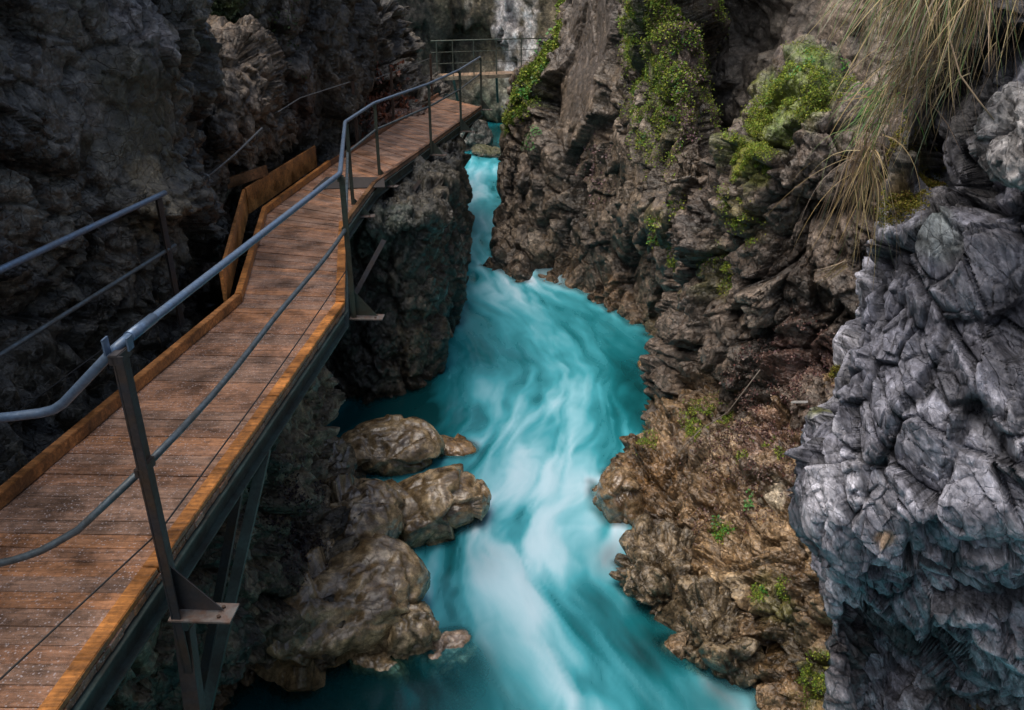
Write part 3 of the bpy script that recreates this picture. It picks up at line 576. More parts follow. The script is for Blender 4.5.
for x, y, r, a in ((540, 300, 1.0, .22), (500, 275, .8, .35), (520, 285, .6, .25), (575, 400, 1.1, .34), (560, 440, .8, .34), (545, 475, .55, .4), (520, 510, .5, .28), (515, 545, .55, .4), (515, 590, .55, .28), (540, 630, .5, .22), (570, 670, .4, .3), (600, 700, .4, .35), (480, 610, .4, .15),
                   (470, 560, .4, .2), (450, 590, .35, .28), (490, 480, .5, .1), (470, 410, .6, .14), (500, 400, .7, .1), (480, 180, 1.2, .3), (486, 215, 1., .25), (425, 590, .3, .15), (470, 650, .35, .2), (630, 610, .25, .25), (690, 700, .3, .22), (600, 545, .35, .25), (560, 560, .4, .12), (495, 150, 1.5, .35),
                   (640, 420, .9, -.3), (630, 350, .7, -.16), (640, 390, .6, -.2), (600, 470, .35, -.1), (625, 640, .5, -.28), (660, 660, .4, -.22), (590, 600, .3, -.12), (340, 690, 1.0, -.35), (250, 690, .9, -.45), (430, 690, .45, -.22), (370, 410, .9, -.45), (430, 420, .5, -.25), (415, 400, .5, -.2), (480, 350, .7, -.16), (520, 360, .5, -.1), (520, 690, .35, -.15), (488, 138, 1.6, -.6), (482, 190, .5, .35), (486, 235, .5, .3), (470, 440, .5, -.06)):
    c = atW(x, y); d = np.sqrt(((P[:, 0]-c[0])/1.)**2 + ((P[:, 1]-c[1])/1.5)**2)/r
    foam += a*(.48 if a > 0 else .75)*np.exp(-d*d*.75)*(1+.8*s2*(a > 0)+1.6*s1)
foam = np.where(foam < .52, foam, .52+.3*np.tanh((foam-.52)/.3))+.0
# soft standing waves
P[:, 2] += .05*s1*np.clip(foam+.4, 0, 1) + .01*s2 + .06*np.exp(-((P[:, 1]-17.2)/.5)**2)*sst(-.2, .6, s1+.4) 
shal = np.zeros(len(P))
for x, y, r, a in ((455, 665, .45, .75), (420, 665, .35, .5), (385, 560, .3, .3), (440, 480, .3, .3), (610, 560, .3, .4), (640, 600, .25, .45), (480, 560, .3, .2), (715, 700, .3, .5), (350, 665, .4, .4), (470, 690, .3, .3), (650, 365, .5, .4), (350, 690, .8, .25)):
    c = atW(x, y); d = np.hypot(P[:, 0]-c[0], (P[:, 1]-c[1])/1.2)/r; shal = np.maximum(shal, a*np.exp(-d*d)*(1+.6*s2))
# proximity of the rocks standing in the water: thin milky edge and a little see-through
gx0, gy0, gd = -5.5, 3.0, .04; GW, GH = 260, 850; mask = np.zeros((GH, GW), f32)
for Q3 in [a[0] for a in SURF.values()]+BW:
    k_ = np.abs(Q3[:, 2]-zw(Q3[:, 1])) < .07; a_ = ((Q3[k_, 0]-gx0)/gd).astype(int); b_ = ((Q3[k_, 1]-gy0)/gd).astype(int)
    ok = (a_ >= 0) & (a_ < GW) & (b_ >= 0) & (b_ < GH); mask[b_[ok], a_[ok]] = 1
def blur(Mk, r, it=3):
    for _ in range(it):
        for ax in (0, 1):
            pad = [(0, 0)]*2; pad[ax] = (r+1, r); cs = np.cumsum(np.pad(Mk, pad, mode='edge'), axis=ax); L_ = Mk.shape[ax]
            Mk = (np.take(cs, np.arange(2*r+1, 2*r+1+L_), ax)-np.take(cs, np.arange(0, L_), ax))/(2*r+1)
    return Mk
def samp(Mk):
    a_ = np.clip((P[:, 0]-gx0)/gd, 0, GW-1.01); b_ = np.clip((P[:, 1]-gy0)/gd, 0, GH-1.01); ia = a_.astype(int); ib = b_.astype(int); fa_ = a_-ia; fb_ = b_-ib
    return (Mk[ib, ia]*(1-fa_)+Mk[ib, ia+1]*fa_)*(1-fb_)+(Mk[ib+1, ia]*(1-fa_)+Mk[ib+1, ia+1]*fa_)*fb_
wide = np.clip(samp(blur(mask, 4))*3.5, 0, 1); tight = np.clip(samp(blur(mask, 1, 2))*1.6, 0, 1)
live = sst(.12, .4, foam)
foam += wide*live*(.16+.25*np.clip(s2, -.5, 1)); shal = np.maximum(shal, tight*.62*(1+.5*s2))
R_, C_ = XX.shape; idx = np.arange(R_*C_).reshape(R_, C_)
Q = np.stack([idx[:-1, :-1], idx[:-1, 1:], idx[1:, 1:], idx[1:, :-1]], -1).reshape(-1, 4)
m, nt, b, out = newmat('turquoise_water')
fa = attr(nt, 'foam', 'Fac'); uv = attr(nt, 'flow', 'Vector')
mp = nt.nodes.new('ShaderNodeMapping'); mp.inputs['Scale'].default_value = (2.6, .9, 1); nt.links.new(uv, mp.inputs[0])
n1 = noise(nt, mp.outputs[0], 1.1, 5, .5, .5)
n2 = noise(nt, mp.outputs[0], 4, 4, .5, .3)
f = math_(nt, 'ADD', fa, math_(nt, 'MULTIPLY', math_(nt, 'SUBTRACT', n1, .5), .20)); f = math_(nt, 'ADD', f, math_(nt, 'MULTIPLY', math_(nt, 'SUBTRACT', n2, .5), .07))
c = ramp(nt, f, [(0., (.002, .045, .05)), (.2, (.01, .15, .18)), (.4, (.05, .32, .39)), (.62, (.2, .48, .57)), (.8, (.4, .61, .71)), (1., (.6, .72, .82))])
nt.links.new(c, b.inputs['Base Color']); b.inputs['Roughness'].default_value = .3; b.inputs['Specular IOR Level'].default_value = .35
nt.links.new(ramp(nt, f, [(.2, .22), (.6, .6)]), b.inputs['Roughness'])
nt.links.new(bump(nt, f, .15, .05), b.inputs['Normal'])
tr = nt.nodes.new('ShaderNodeBsdfTransparent'); tr.inputs[0].default_value = (.55, .85, .85, 1); mx = nt.nodes.new('ShaderNodeMixShader'); nt.links.new(attr(nt, 'shallow', 'Fac'), mx.inputs[0])
nt.links.new(b.outputs[0], mx.inputs[1]); nt.links.new(tr.outputs[0], mx.inputs[2]); nt.links.new(mx.outputs[0], out.inputs[0])
fl = np.stack([v+wv[:, 0]*.25, u+wv[:, 1]*.4, u*0], 1)
wo = mesh_np('stream', P, Q, m, attrs={'foam': foam, 'shallow': np.clip(shal, 0, .9), 'flow': fl})
tag(wo, 'milky turquoise stream rushing through the gorge in soft white streaks', 'water', kind='structure')
# stream bed
bm_ = MB(); bm_.quadbox([(-6, -3, -5.2), (5, -3, -5.2), (5, 38, -3.2), (-6, 38, -3.2), (-6, -3, -5.0), (5, -3, -5.0), (5, 38, -3.0), (-6, 38, -3.0)], (.12, .1, .07))
tag(bm_.build('stream_bed', M_wet), 'brown stony bed of the turquoise stream', 'stream bed', kind='structure')
bm_ = MB(); bm_.quadbox([(-60, -60, -8), (60, -60, -8), (60, 90, -8), (-60, 90, -8), (-60, -60, -7.8), (60, -60, -7.8), (60, 90, -7.8), (-60, 90, -7.8)], (.06, .055, .045))
tag(bm_.build('ground', M_rock), 'rocky ground far below the gorge', 'ground', kind='structure')
# ------------------------------------------------------------------ walkway
W = empty('wooden_walkway', (0, 0, 0))
tag(W, 'brown plank walkway with blue-grey steel railings bracketed along the left rock wall', 'walkway')
Z = lambda x, y, z=0: Vector(atZ(x, y, z))
def spanXY(P0, P1, Y):                      # point on line P0-P1 at given Y
    t = (Y-P0.y)/(P1.y-P0.y); return P0.lerp(P1, t)
L1, L2, L3, L4 = Z(0, 503), Z(236, 303), Z(263, 214), Z(328, 166); L5 = Z(437, 96)
R1, R2, R3 = Z(69, 704), Z(345, 306), Z(346, 225); R5 = Z(482, 107)
L0 = spanXY(L1, L2, 1.4); R0 = spanXY(R1, R2, 1.4)
R2.y = R2.y
# two long pieces of cross boards per section
def plank_section(mb, La, Lb, Ra, Rb, w=.115, gap=.0025, rnd=random.Random(3)):
    n = max(2, int(((Lb-La).length+(Rb-Ra).length)/2/w))
    for i in range(n):
        t0 = i/n + gap/w/n/2; t1 = (i+1)/n - gap/w/n/2
        a, b = La.lerp(Lb, t0), Ra.lerp(Rb, t0); c, d = Ra.lerp(Rb, t1), La.lerp(Lb, t1)
        dz = rnd.uniform(-.004, .004); k = rnd.uniform(.88, 1.14); h = rnd.random()
        base = (.29*k, .145*k, .08*k) if h < .5 else ((.27*k, .155*k, .1*k) if h < .85 else (.34*k, .155*k, .07*k))
        ex = (b-a).normalized()*rnd.uniform(-.004, .004)
        mb.quadbox([Vector((p.x, p.y, -.04+dz))+ex for p in (a, b, c, d)]+[Vector((p.x, p.y, dz))+ex for p in (a, b, c, d)], base)
        for tt_ in (.06, .94):                   # screw heads
            for uu in (.28, .72):
                m_ = a.lerp(b, tt_).lerp(d.lerp(c, tt_), uu); r_ = .0045
                mb.quadbox([Vector((m_.x+i_, m_.y+j_, dz-.002)) for i_, j_ in ((-r_, -r_), (r_, -r_), (r_, r_), (-r_, r_))]+[Vector((m_.x+i_, m_.y+j_, dz+.0012)) for i_, j_ in ((-r_, -r_), (r_, -r_), (r_, r_), (-r_, r_))], (.03, .025, .022))
for name_lab, La, Lb, Ra, Rb in ((None, L0, L2, R0, R2), (None, L2, L3, R2, R3), (None, L3, L4, R3, Z(376, 184)), (None, L4, L5, Z(376, 184), R5)):
    mb = MB(); e = .02
    plank_section(mb, La, Lb, Ra, Rb); mb.build('deck', M_deck, W, bevel=.0012)
# edge boards (kerbs)
def board(a, b, w, h, z0, col, parent=W, name='edge_board', side=0, pieces=1, mat=M_board):
    for i in range(pieces):
        p = a.lerp(b, i/pieces); q = a.lerp(b, (i+1)/pieces) ; d = (q-p).normalized(); q = q-d*.006
        k = random.uniform(.75, 1.2); mb = MB(); sd = Vector((d.y, -d.x, 0))*side
        mb.bar(Vector((p.x, p.y, z0+h/2))+sd, Vector((q.x, q.y, z0+h/2))+sd, w, h, c=tuple(x*k for x in col))
        mb.build(name, mat, parent, bevel=.004)
OR = (.46, .18, .04)
board(R0, R2, .085, .035, .006, OR, side=-.045, pieces=3)
board(R2, R3, .085, .05, .006, OR, side=-.04)
board(R3, Z(376, 184), .06, .03, .006, (.2, .1, .04), side=-.03); board(Z(376, 184), R5, .06, .03, .006, (.16, .08, .04), side=-.03, pieces=2)
board(L0, L2, .06, .09, .006, (.36, .15, .045), side=.03, pieces=3)
board(L2, L3, .06, .09, .006, OR, side=.03); board(L3, L4, .06, .09, .006, OR, side=.03)
board(L4, L5, .06, .07, .006, (.17, .07, .03), side=.03, pieces=2)
# guard boards standing at the wall side
def guard(a, b, out, ha, hb, col, z0=.03):
    mb = MB(); d = (b-a).normalized(); n = Vector((-d.y, d.x, 0))
    a1 = a+n*out; b1 = b+n*out; t = n*.035
    mb.quadbox([Vector((p.x, p.y, z0)) for p in (a1, b1, b1+t, a1+t)] + [Vector((p.x, p.y, z0+h)) for p, h in ((a1, ha), (b1, hb), (b1+t, hb), (a1+t, ha))], col)
    mb.build('guard_board', M_board, W, bevel=.004)
def guard2(a, b, h, z0, c): # explicit world corners
    mb = MB(); d = (b-a).normalized(); n = Vector((-d.y, d.x, 0)).normalized()*.035
    mb.quadbox([Vector((p.x, p.y, z0)) for p in (a, b, b+n, a+n)] + [Vector((p.x, p.y, z0+h)) for p in (a, b, b+n, a+n)], c); mb.build('guard_board', M_board, W, bevel=.004)
OR2 = (.42, .17, .045)
gA, gB, gC = Z(233, 303), Z(252, 214), Z(320, 166); gB = gB+Vector((-.06, .04, 0)); gC = gC+Vector((-.06, .08, 0)); gA = gA+Vector((-.05, 0, 0))
guard2(gA, gB, .34, -.02, OR2); guard2(gB+Vector((.0, .045, 0)), gC, .34, -.02, (.36, .145, .04))
mb = MB(); p = gB+Vector((-.42, .1, .32)); mb.bar(p, gB+Vector((.1, .72, .42)), .04, .14, c=(.2, .09, .035)); mb.build('guard_board', M_board, W, bevel=.004)
mb = MB(); mb.bar(gB+Vector((-.42, .0, .38)), gB+Vector((-.5, -.25, -.1)), .05, .13, c=(.1, .06, .04)); mb.build('guard_board', M_board, W, bevel=.004)
# grip mat
mb = MB(); g0, g1, g2, g3 = Z(313, 190), Z(385, 188), Z(384, 178), Z(326, 178)
mb.quadbox([Vector((p.x, p.y, .006)) for p in (g0, g1, g2, g3)]+[Vector((p.x, p.y, .016)) for p in (g0, g1, g2, g3)]); mb.build('grip_mat', M_mat, W)
# side channels under the deck
def beam(a, b, off, h=.16, z0=-.05, w=.05):
    d = (b-a).normalized(); sd = Vector((d.y, -d.x, 0))*off
    mb = MB(); p = a+sd; q = b+sd
    mb.bar((p.x, p.y, z0-h/2), (q.x, q.y, z0-h/2), .012, h); s2 = Vector((d.y, -d.x, 0))*(w/2)
    for zz in (z0-.008, z0-h+.006): mb.bar((p.x+s2.x, p.y+s2.y, zz), (q.x+s2.x, q.y+s2.y, zz), w, .012)
    mb.build('side_beam', M_beam, W, bevel=.002)
beam(R0, R2, -.03); beam(R2, R3, -.03); beam(R3, Z(376, 184), -.03); beam(Z(376, 184), R5, -.03)
beam(L0, L2, .1); beam(L2, L3, .1); beam(L3, L5, .1)
# railing: posts by the sight line of their tops (1.1 m above the deck)
tops = [(118, 347, 'near'), (340, 174, 'corner'), (345, 122, 'corner'), (374, 103, ''), (428, 84, ''), (459, 70, ''), (480, 57, '')]
PT = [Z(x, y, 1.1) for x, y, _ in tops]
PT[0] = Vector(atY(118, 347, Z(158, 585).y)); PT[1] = Vector(atY(340, 174, Z(349, 300).y))
def post(p, i, d, mat, w=.075, low=-.35, plate=True, parent=W):
    mb = MB(); d = Vector(d).normalized(); s = Vector((d.y, -d.x, 0)); zt = p.z
    mb.bar((p.x, p.y, low), (p.x, p.y, 1.1), w, .012, up=s) if False else None
    # T-section: flange facing the deck, web pointing out
    def box(cx, cy, hw, hd, z0, z1):
        c = Vector((p.x, p.y, 0)) + d*cx + s*cy
        a = [c-d*hw-s*hd, c+d*hw-s*hd, c+d*hw+s*hd, c-d*hw+s*hd]
        mb.quadbox([v+Vector((0, 0, z0)) for v in a]+[v+Vector((0, 0, z1)) for v in a])
    box(0, 0, w/2, .005, low, zt-.02); box(-w/2+.006, .025, .005, .0195, low, zt-.02)
    o = mb.build('railing_post', mat, parent, bevel=.0015); p = Vector((p.x, p.y, 0))
    if plate:
        mb = MB(); mb.prism([p+d*.012+Vector((0, 0, .12))+s*.006, p+d*.012+Vector((0, 0, -.16))+s*.006, p+d*.012+s*.24+Vector((0, 0, -.16))], -d*.008); mb.build('gusset', mat, parent)
        mb = MB(); c = p+s*.14+Vector((0, 0, -.175))
        a = [c-d*.07-s*.16, c+d*.07-s*.16, c+d*.07+s*.16, c-d*.07+s*.16]; mb.quadbox([v-Vector((0, 0, .006)) for v in a]+[v+Vector((0, 0, .006)) for v in a])
        mb.build('bracket_plate', M_plate, parent, bevel=.001)
        for k_ in (-.035, .035):
            mb = MB(); q_ = c+d*k_+s*.09; mb.prism([q_+Vector((math.cos(a_)*.011, math.sin(a_)*.011, .006)) for a_ in [i_*math.pi/3 for i_ in range(6)]], (0, 0, .01)); mb.build('bolt', M_rust, parent)
    if plate:
        for z_ in (.7, zt-.04):
            mb = MB(); q_ = p+Vector((0, 0, z_)); mb.bar(q_-d*(w*.5), q_+d*(w*.5), .045, .05, up=(0, 0, 1)); mb.build('rail_clamp', mat, parent, bevel=.004)
    return o
for i, p in enumerate(PT):
    d = (PT[min(i+1, 6)]-PT[max(i-1, 0)]); d.z = 0
    if i == 1: d = PT[1]-PT[0]; d.z = 0
    post(Vector((p.x, p.y, p.z)), i, d, M_post if i in (0,) else M_green, low=-.6 if i == 0 else -.2, w=.125 if i == 0 else .075)
# tubes
def rail_pts(z, extra=()): return list(extra) + [Vector((p.x, p.y, z)) for p in PT]
def sm(pts, r=.08):                          # round the bends
    out = [pts[0]]
    for a, b, c in zip(pts, pts[1:], pts[2:]):
        u = (a-b); v = (c-b); k = min(r, u.length/3, v.length/3); p = b+u.normalized()*k; q = b+v.normalized()*k
        out += [p, (p+q)/4+b/2, q]
    return out+[pts[-1]]
T = [Vector(atZ(x, y, 1.12)) for x, y in ((-130, 425), (0, 418), (58, 411))]
T = [Vector(atY(-140, 424, 3.3)), Vector(atY(0, 418, 3.25)), Vector(atY(56, 411, 3.28))]
mb = MB(); mb.tube(sm(T+[PT[0]+Vector((0, 0, .005))]+[PT[1]+Vector((0, 0, .005))]+PT[2:], .07), .0225, 16); mb.build('handrail', M_rail, W, smooth=True)
mb = MB(); dd = (PT[1]-PT[0]).normalized(); mb.tube([PT[0]+dd*.1+Vector((0, 0, .006)), PT[0]+dd*.34+Vector((0, 0, .006))], .0265, 16); mb.build('rail_sleeve', M_rail, W, smooth=True)
Mm = [Vector(atY(-140, 575, 3.0)), Vector(atY(0, 564, 3.05)), Vector(atY(40, 552, 3.08)), Vector(atY(78, 530, 3.15))]
midp = [Vector((p.x, p.y, .7)) for p in PT]
mb = MB(); sag = [midp[0].lerp(midp[1], t)+Vector((.015*math.sin(t*9), 0, -.05*math.sin(t*math.pi))) for t in np.linspace(0, 1, 12)]
mb.tube(sm(Mm, .15)+sag+midp[2:], .0185, 12); mb.build('mid_rail', M_mid, W, smooth=True)
mb = MB(); cp_ = [Vector((p.x, p.y, .33)) for p in PT[:2]]; e0 = Z(-60, 735, .3); e1 = cp_[0]
mb.tube([e0, e1]+[cp_[0].lerp(cp_[1], t)+Vector((0, 0, -.03*math.sin(t*math.pi))) for t in np.linspace(.1, 1, 8)], .005, 6); mb.build('cable', M_dwire, W, smooth=True)
mb = MB()
mb.bar(PT[0]+Vector((-.035, -.03, -.02)), PT[0]+Vector((-.035, -.03, .055)), .05, .008, up=(1, 0, 0)); mb.build('rail_clamp', M_rail, W)
mb = MB(); mb.bar(PT[0]+Vector((.045, .02, -.02)), PT[0]+Vector((.045, .02, .04)), .05, .008, up=(1, 0, 0)); mb.build('rail_clamp', M_rail, W)
# braces
def strut(a, b, w=.05, t=.05, mat=M_beam, thin=.008):
    a = Vector(a); b = Vector(b); mb = MB(); d = (b-a).normalized(); s = d.cross(Vector((0, 1, 0))).normalized()
    mb.bar(a, b, w, thin, up=(0, 1, 0)); k = s*(w/2-.004)+Vector((0, t/2, 0)); mb.bar(a+k, b+k, thin, t, up=(0, 1, 0)); mb.build('brace', mat, W, bevel=.001)
strut(Z(264, 452, -.2), atY(203, 720, 3.9), .07, .07)
strut(Z(243, 462, -.2), atY(190, 745, 4.3), .06, .06, M_post)
strut(PT[0]-Vector((0, 0, 1.62)), Vector(atY(196, 740, 3.05)), .085, .07, M_post)
for x0, y0, x1, y1, Ya in ((384, 240, 352, 300, 8.6), (420, 180, 370, 262, 11), (447, 150, 392, 232, 14), (430, 170, 380, 215, 13), (476, 116, 440, 182, 18.5), (462, 128, 434, 150, 17)):
    a = Z(x0, y0, -.2) if False else Vector(atY(x0, y0, Z(x0, y0, -.2).y)); b = Vector(atY(x1, y1, a.y*.96)); strut(a, b, .06, .05, M_post)
# wall-side railing, near
lp = Z(158, 196, 1.1); mb = MB(); mb.tube([Vector(atY(-120, 318, 4.2)), Z(0, 270, 1.1), lp, lp+(lp-Z(0, 270, 1.1)).normalized()*.12], .0235, 14); mb.build('handrail', M_rail, W, smooth=True)
q0 = Vector((lp.x, lp.y, .62)); q1 = Vector(atY(0, 355, Z(0, 270, 1.1).y)); dl = (q1-q0).normalized()
mb = MB(); mb.tube([q1+dl*.8, q1, q0, q0-dl*.12], .018, 12); mb.build('mid_rail', M_mid, W, smooth=True)
post(Vector((lp.x, lp.y, 1.1)), 0, (1, 1, 0), M_post, w=.06, low=-.1, plate=False)
mb = MB(); mb.tube([Vector(atY(20, 410, 5.0)), Vector(atY(95, 355, 5.8)), Vector(atY(162, 304, 6.7))], .006, 6); mb.build('cable', M_dwire, W, smooth=True)
# rusty wall-side posts, far
for x, yt, yb_ in ((357, 80, 142), (393, 64, 120), (431, 54, 99)):
    b = Z(x+3, yb_); mb = MB(); t = Vector((b.x, b.y, 1.12)); mb.bar((b.x-.05, b.y, -.1), (b.x-.05, b.y, 1.12), .09, .05, up=(1, 0, 0)); mb.build('railing_post', M_rust, W, bevel=.003)
for zz in (1.02, .55):
    mb = MB(); mb.tube([Z(360, 142)+Vector((-.05, 0, zz)), Z(396, 120)+Vector((-.05, 0, zz-.02)), Z(434, 99)+Vector((-.05, 0, zz))], .008, 6); mb.build('cable', M_wire, W, smooth=True)

# far walkway along the back wall
FW = empty('far_walkway', tuple(atZ(490, 74, 0))); FO = FW.location.copy()
tag(FW, 'distant plank walkway with thin green railings crossing in front of the back wall', 'walkway')
def fl_(v): return Vector(v)-FO
a, b = Z(432, 77), Z(575, 71); mb = MB(); rnd = random.Random(5); n = 34
for i in range(n):
    p, q = a.lerp(b, i/n), a.lerp(b, (i+.94)/n); k = rnd.uniform(.8, 1.2)
    mb.quadbox([fl_((v.x, v.y+dy, z)) for z in (-.05, 0) for v, dy in ((p, 0), (q, 0), (q, 1.0), (p, 1.0))], (.27*k, .18*k, .11*k))
mb.build('deck', M_deck, FW, bevel=.003)
mb = MB(); mb.bar(fl_((a.x, a.y-.03, -.06)), fl_((b.x, b.y-.03, -.06)), .05, .12, c=(.3, .22, .15)); mb.build('edge_board', M_board, FW)
for x in (437, 452, 472, 494, 519, 545):
    t = (x-432)/143; p = a.lerp(b, t); mb = MB(); mb.bar(fl_((p.x, p.y+.04, 0)), fl_((p.x, p.y+.04, 1.1)), .035, .035, up=(0, 1, 0)); mb.build('railing_post', M_green, FW)
for zz, nm in ((1.1, 'handrail'), (.75, 'mid_rail'), (.4, 'mid_rail')):
    mb = MB(); mb.tube([fl_((a.x, a.y+.04, zz)), fl_((b.x, b.y+.04, zz))], .018 if zz > 1 else .009, 8); mb.build(nm, M_green, FW, smooth=True)
for x in (452, 494, 530):
    t = (x-432)/143; p = a.lerp(b, t); mb = MB(); mb.bar(fl_((p.x, p.y+.1, -.1)), fl_((p.x, p.y+2.4, -1.2)), .08, .08); mb.build('brace', M_beam, FW)

# steel cables pinned on the rock
ca = Vector(atY(205, 179, 8.5)); cb = Vector(atY(262, 128, 9.4))
t_ = empty('safety_cable', tuple(ca)); tag(t_, 'thin steel safety cable with an eye end pinned to the brown rock shoulder', 'cable')
mb = MB(); mb.tube([(0, 0, 0), (cb-ca)*.5+Vector((0, 0, -.02)), cb-ca], .011, 8); mb.build('wire', M_wire, t_, smooth=True)
mb = MB(); mb.tube([Vector((0, 0, 0))+Vector((math.cos(k)*.05, 0, math.sin(k)*.05)) for k in np.linspace(0, 2*math.pi, 13)], .013, 8); mb.build('eye', M_wire, t_, smooth=True)
ca = Vector(atY(300, 98, 13.6)); cb = Vector(atY(350, 82, 14.6)); cm = Vector(atY(278, 112, 12.0))
t_ = empty('safety_cable', tuple(cm)); tag(t_, 'faint upper safety cable running up to the first rusty post', 'cable')
mb = MB(); mb.tube([cm-cm, ca-cm, cb-cm], .01, 6); mb.build('wire', M_wire, t_, smooth=True)

# ------------------------------------------------------------------ vegetation
def sample(surf, x, y, r, n, upmin=-.2, rad=None):
    P, n2, px, py, tt, R, C = SURF[surf]
    m = (tt > .3); dd = np.where(m, (px-x)**2+(py-y)**2, 1e9); i = int(np.argmin(dd+np.where(dd < 150, tt*4, 0))); A = P[i]
    ds = np.sqrt(((P-A)**2).sum(1)); idx = np.where((ds < r*1.4) & (n2[:, 1] < .5))[0]
    if not len(idx): return np.zeros((0, 3)), np.zeros((0, 3))
    w = np.exp(-(ds[idx]/r*1.1)**2)*(n2[idx, 2] > upmin)*(fbm(P[idx]*3.5, 300, 3) > -.1)
    if w.sum() == 0: return np.zeros((0, 3)), np.zeros((0, 3))
    k = RNG.choice(idx, n, p=w/w.sum()); return P[k], n2[k]
def leaf_cards(name, pts, nrm, size, cols, mat, spread=.02, label='', cat='moss', kind='stuff', droop=0, elong=1.):
    n = len(pts); pts = pts + RNG.normal(0, 1, (n, 3))*spread*.6 + nrm*RNG.uniform(0, spread, (n, 1))
    d = RNG.normal(0, 1, (n, 3)) + nrm*.6; d[:, 2] -= droop; d /= np.linalg.norm(d, axis=1, keepdims=True)
    s = np.cross(d, RNG.normal(0, 1, (n, 3))); s /= np.linalg.norm(s, axis=1, keepdims=True)
    sz = (np.asarray(size)*RNG.uniform(.6, 1.4, n))[:, None]
    nn = np.cross(d, s)
    V = np.stack([pts, pts+d*sz*.5*elong+s*sz*.32+nn*sz*.06, pts+d*sz*elong, pts+d*sz*.5*elong-s*sz*.32+nn*sz*.06], 1).reshape(-1, 3)
    cols = np.array(cols); c = cols[RNG.integers(0, len(cols), n)]*RNG.uniform(.6, 1.3, (n, 1)); c = np.repeat(c, 4, 0)
    o = mesh_np(name, V, np.arange(4*n).reshape(-1, 4), mat, attrs={'col': c}, smooth=False); tag(o, label, cat, kind=kind); return o
def multi(spec):
    A = []; B = []; S = []
    for s, x, y, r, n, sz in spec:
        p, q = sample(s, x, y, r, n); A.append(p); B.append(q); S.append(np.full(len(p), sz))
    return np.concatenate(A), np.concatenate(B), np.concatenate(S)
MG = [(.15, .26, .03), (.22, .31, .035), (.1, .17, .02), (.29, .32, .035), (.14, .14, .03)]
g = 'right_gorge_wall'; k = 'mossy_knob'
p, q, s = multi([(g, 645, 25, 1.2, 15000, .03), (g, 655, 70, 1., 10000, .03), (g, 665, 118, .8, 5000, .03), (g, 640, 5, .7, 3000, .05), (g, 522, 92, .5, 3500, .055), (g, 537, 68, .45, 3000, .06), (g, 548, 40, .4, 1500, .06), (g, 556, 10, .5, 2000, .06), (g, 508, 118, .3, 1500, .05), (g, 665, 245, .35, 1200, .035), (g, 690, 215, .3, 900, .035)])
leaf_cards('moss', p, q, s, MG, M_moss, .04, 'deep green moss over the ridge of the right gorge wall', 'moss')
p, q, s = multi([(k, 790, 88, .5, 15000, .018), (k, 760, 130, .4, 10000, .018), (k, 742, 155, .3, 9000, .017), (k, 812, 78, .35, 6000, .018), (k, 735, 215, .3, 1500, .025), (k, 722, 270, .3, 1200, .025)])
leaf_cards('moss', p, q, s, MG+[(.27, .29, .03)], M_moss, .025, 'bright yellow-green moss capping the dark rock knob', 'moss')
p, q, s = multi([('foreground_cliff', 905, 160, .16, 9000, .012), ('foreground_cliff', 895, 195, .12, 4000, .011), ('foreground_cliff', 925, 185, .1, 2500, .011), ('foreground_cliff', 885, 140, .12, 3000, .012), ('foreground_cliff', 827, 375, .07, 1800, .009), ('foreground_cliff', 817, 412, .06, 1800, .009)])
leaf_cards('moss', p, q, s, [(.17, .17, .015), (.11, .12, .015), (.2, .17, .02), (.16, .1, .02)], M_moss, .012, 'olive-gold moss cushion under the hanging grass', 'moss')
e = 'rock_ledge'
p, q, s = multi([(e, 715, 418, .35, 3000, .024), (e, 700, 430, .2, 1500, .022), (e, 760, 455, .2, 1000, .02), (e, 722, 530, .12, 800, .02), (e, 772, 592, .16, 1200, .02), (e, 818, 690, .25, 4000, .018), (e, 640, 440, .2, 900, .02), (e, 795, 590, .1, 500, .018)])
leaf_cards('moss', p, q, s, MG, M_moss, .02, 'small green moss patches dotted over the ochre ledge', 'moss')
p, q, s = multi([('walkway_wall', 212, 35, 1.2, 3500, .05), ('walkway_wall', 205, 10, .8, 2000, .05)])
leaf_cards('moss', p, q, s, [(.03, .05, .015), (.04, .06, .02)], M_moss, .05, 'dark moss on the shaded wall above the brown rock shoulder', 'moss')
# fallen leaves
DL = [(.12, .05, .04), (.08, .035, .04), (.15, .09, .07), (.05, .025, .025), (.2, .14, .12)]
p, q, s = multi([(e, 740, 440, .8, 2600, .028), (e, 790, 430, .7, 2400, .028), (e, 760, 480, .5, 1000, .026), (k, 790, 365, .5, 1200, .03), (k, 760, 395, .5, 1200, .03), (e, 700, 520, .4, 500, .024)])
leaf_cards('leaf_litter', p, q, s, DL, M_dead, .01, 'reddish-brown fallen leaves scattered over the ledge', 'fallen leaves')
p, q, s = multi([('under_bank', 300, 540, .4, 2600, .028), ('under_bank', 320, 580, .35, 1800, .026), ('under_bank', 300, 510, .4, 1200, .026)])
leaf_cards('leaf_litter', p, q, s, [(.02, .012, .018), (.035, .02, .03), (.06, .03, .02), (.015, .01, .012)], M_dead, .012, 'dark purple wet leaves lying under the walkway bank', 'fallen leaves')
p, q, s = multi([(g, 678, 20, .5, 2200, .05), (g, 690, 60, .4, 1400, .045), (g, 690, 110, .5, 1200, .045), (g, 600, 170, .6, 400, .05)])
leaf_cards('leaf_litter', p, q, s, [(.16, .09, .1), (.1, .06, .06), (.2, .14, .14)], M_dead, .02, 'pinkish-brown dead leaves caught among the moss of the ridge', 'fallen leaves')
p, q, s = multi([('layered_bluff', 395, 108, .9, 1500, .09), ('layered_bluff', 375, 122, .7, 1000, .08)])
leaf_cards('leaf_litter', p, q, s, [(.2, .06, .03), (.12, .05, .03), (.25, .1, .06)], M_dead, .03, 'rusty-red leaf drift at the wall side of the far deck', 'fallen leaves')
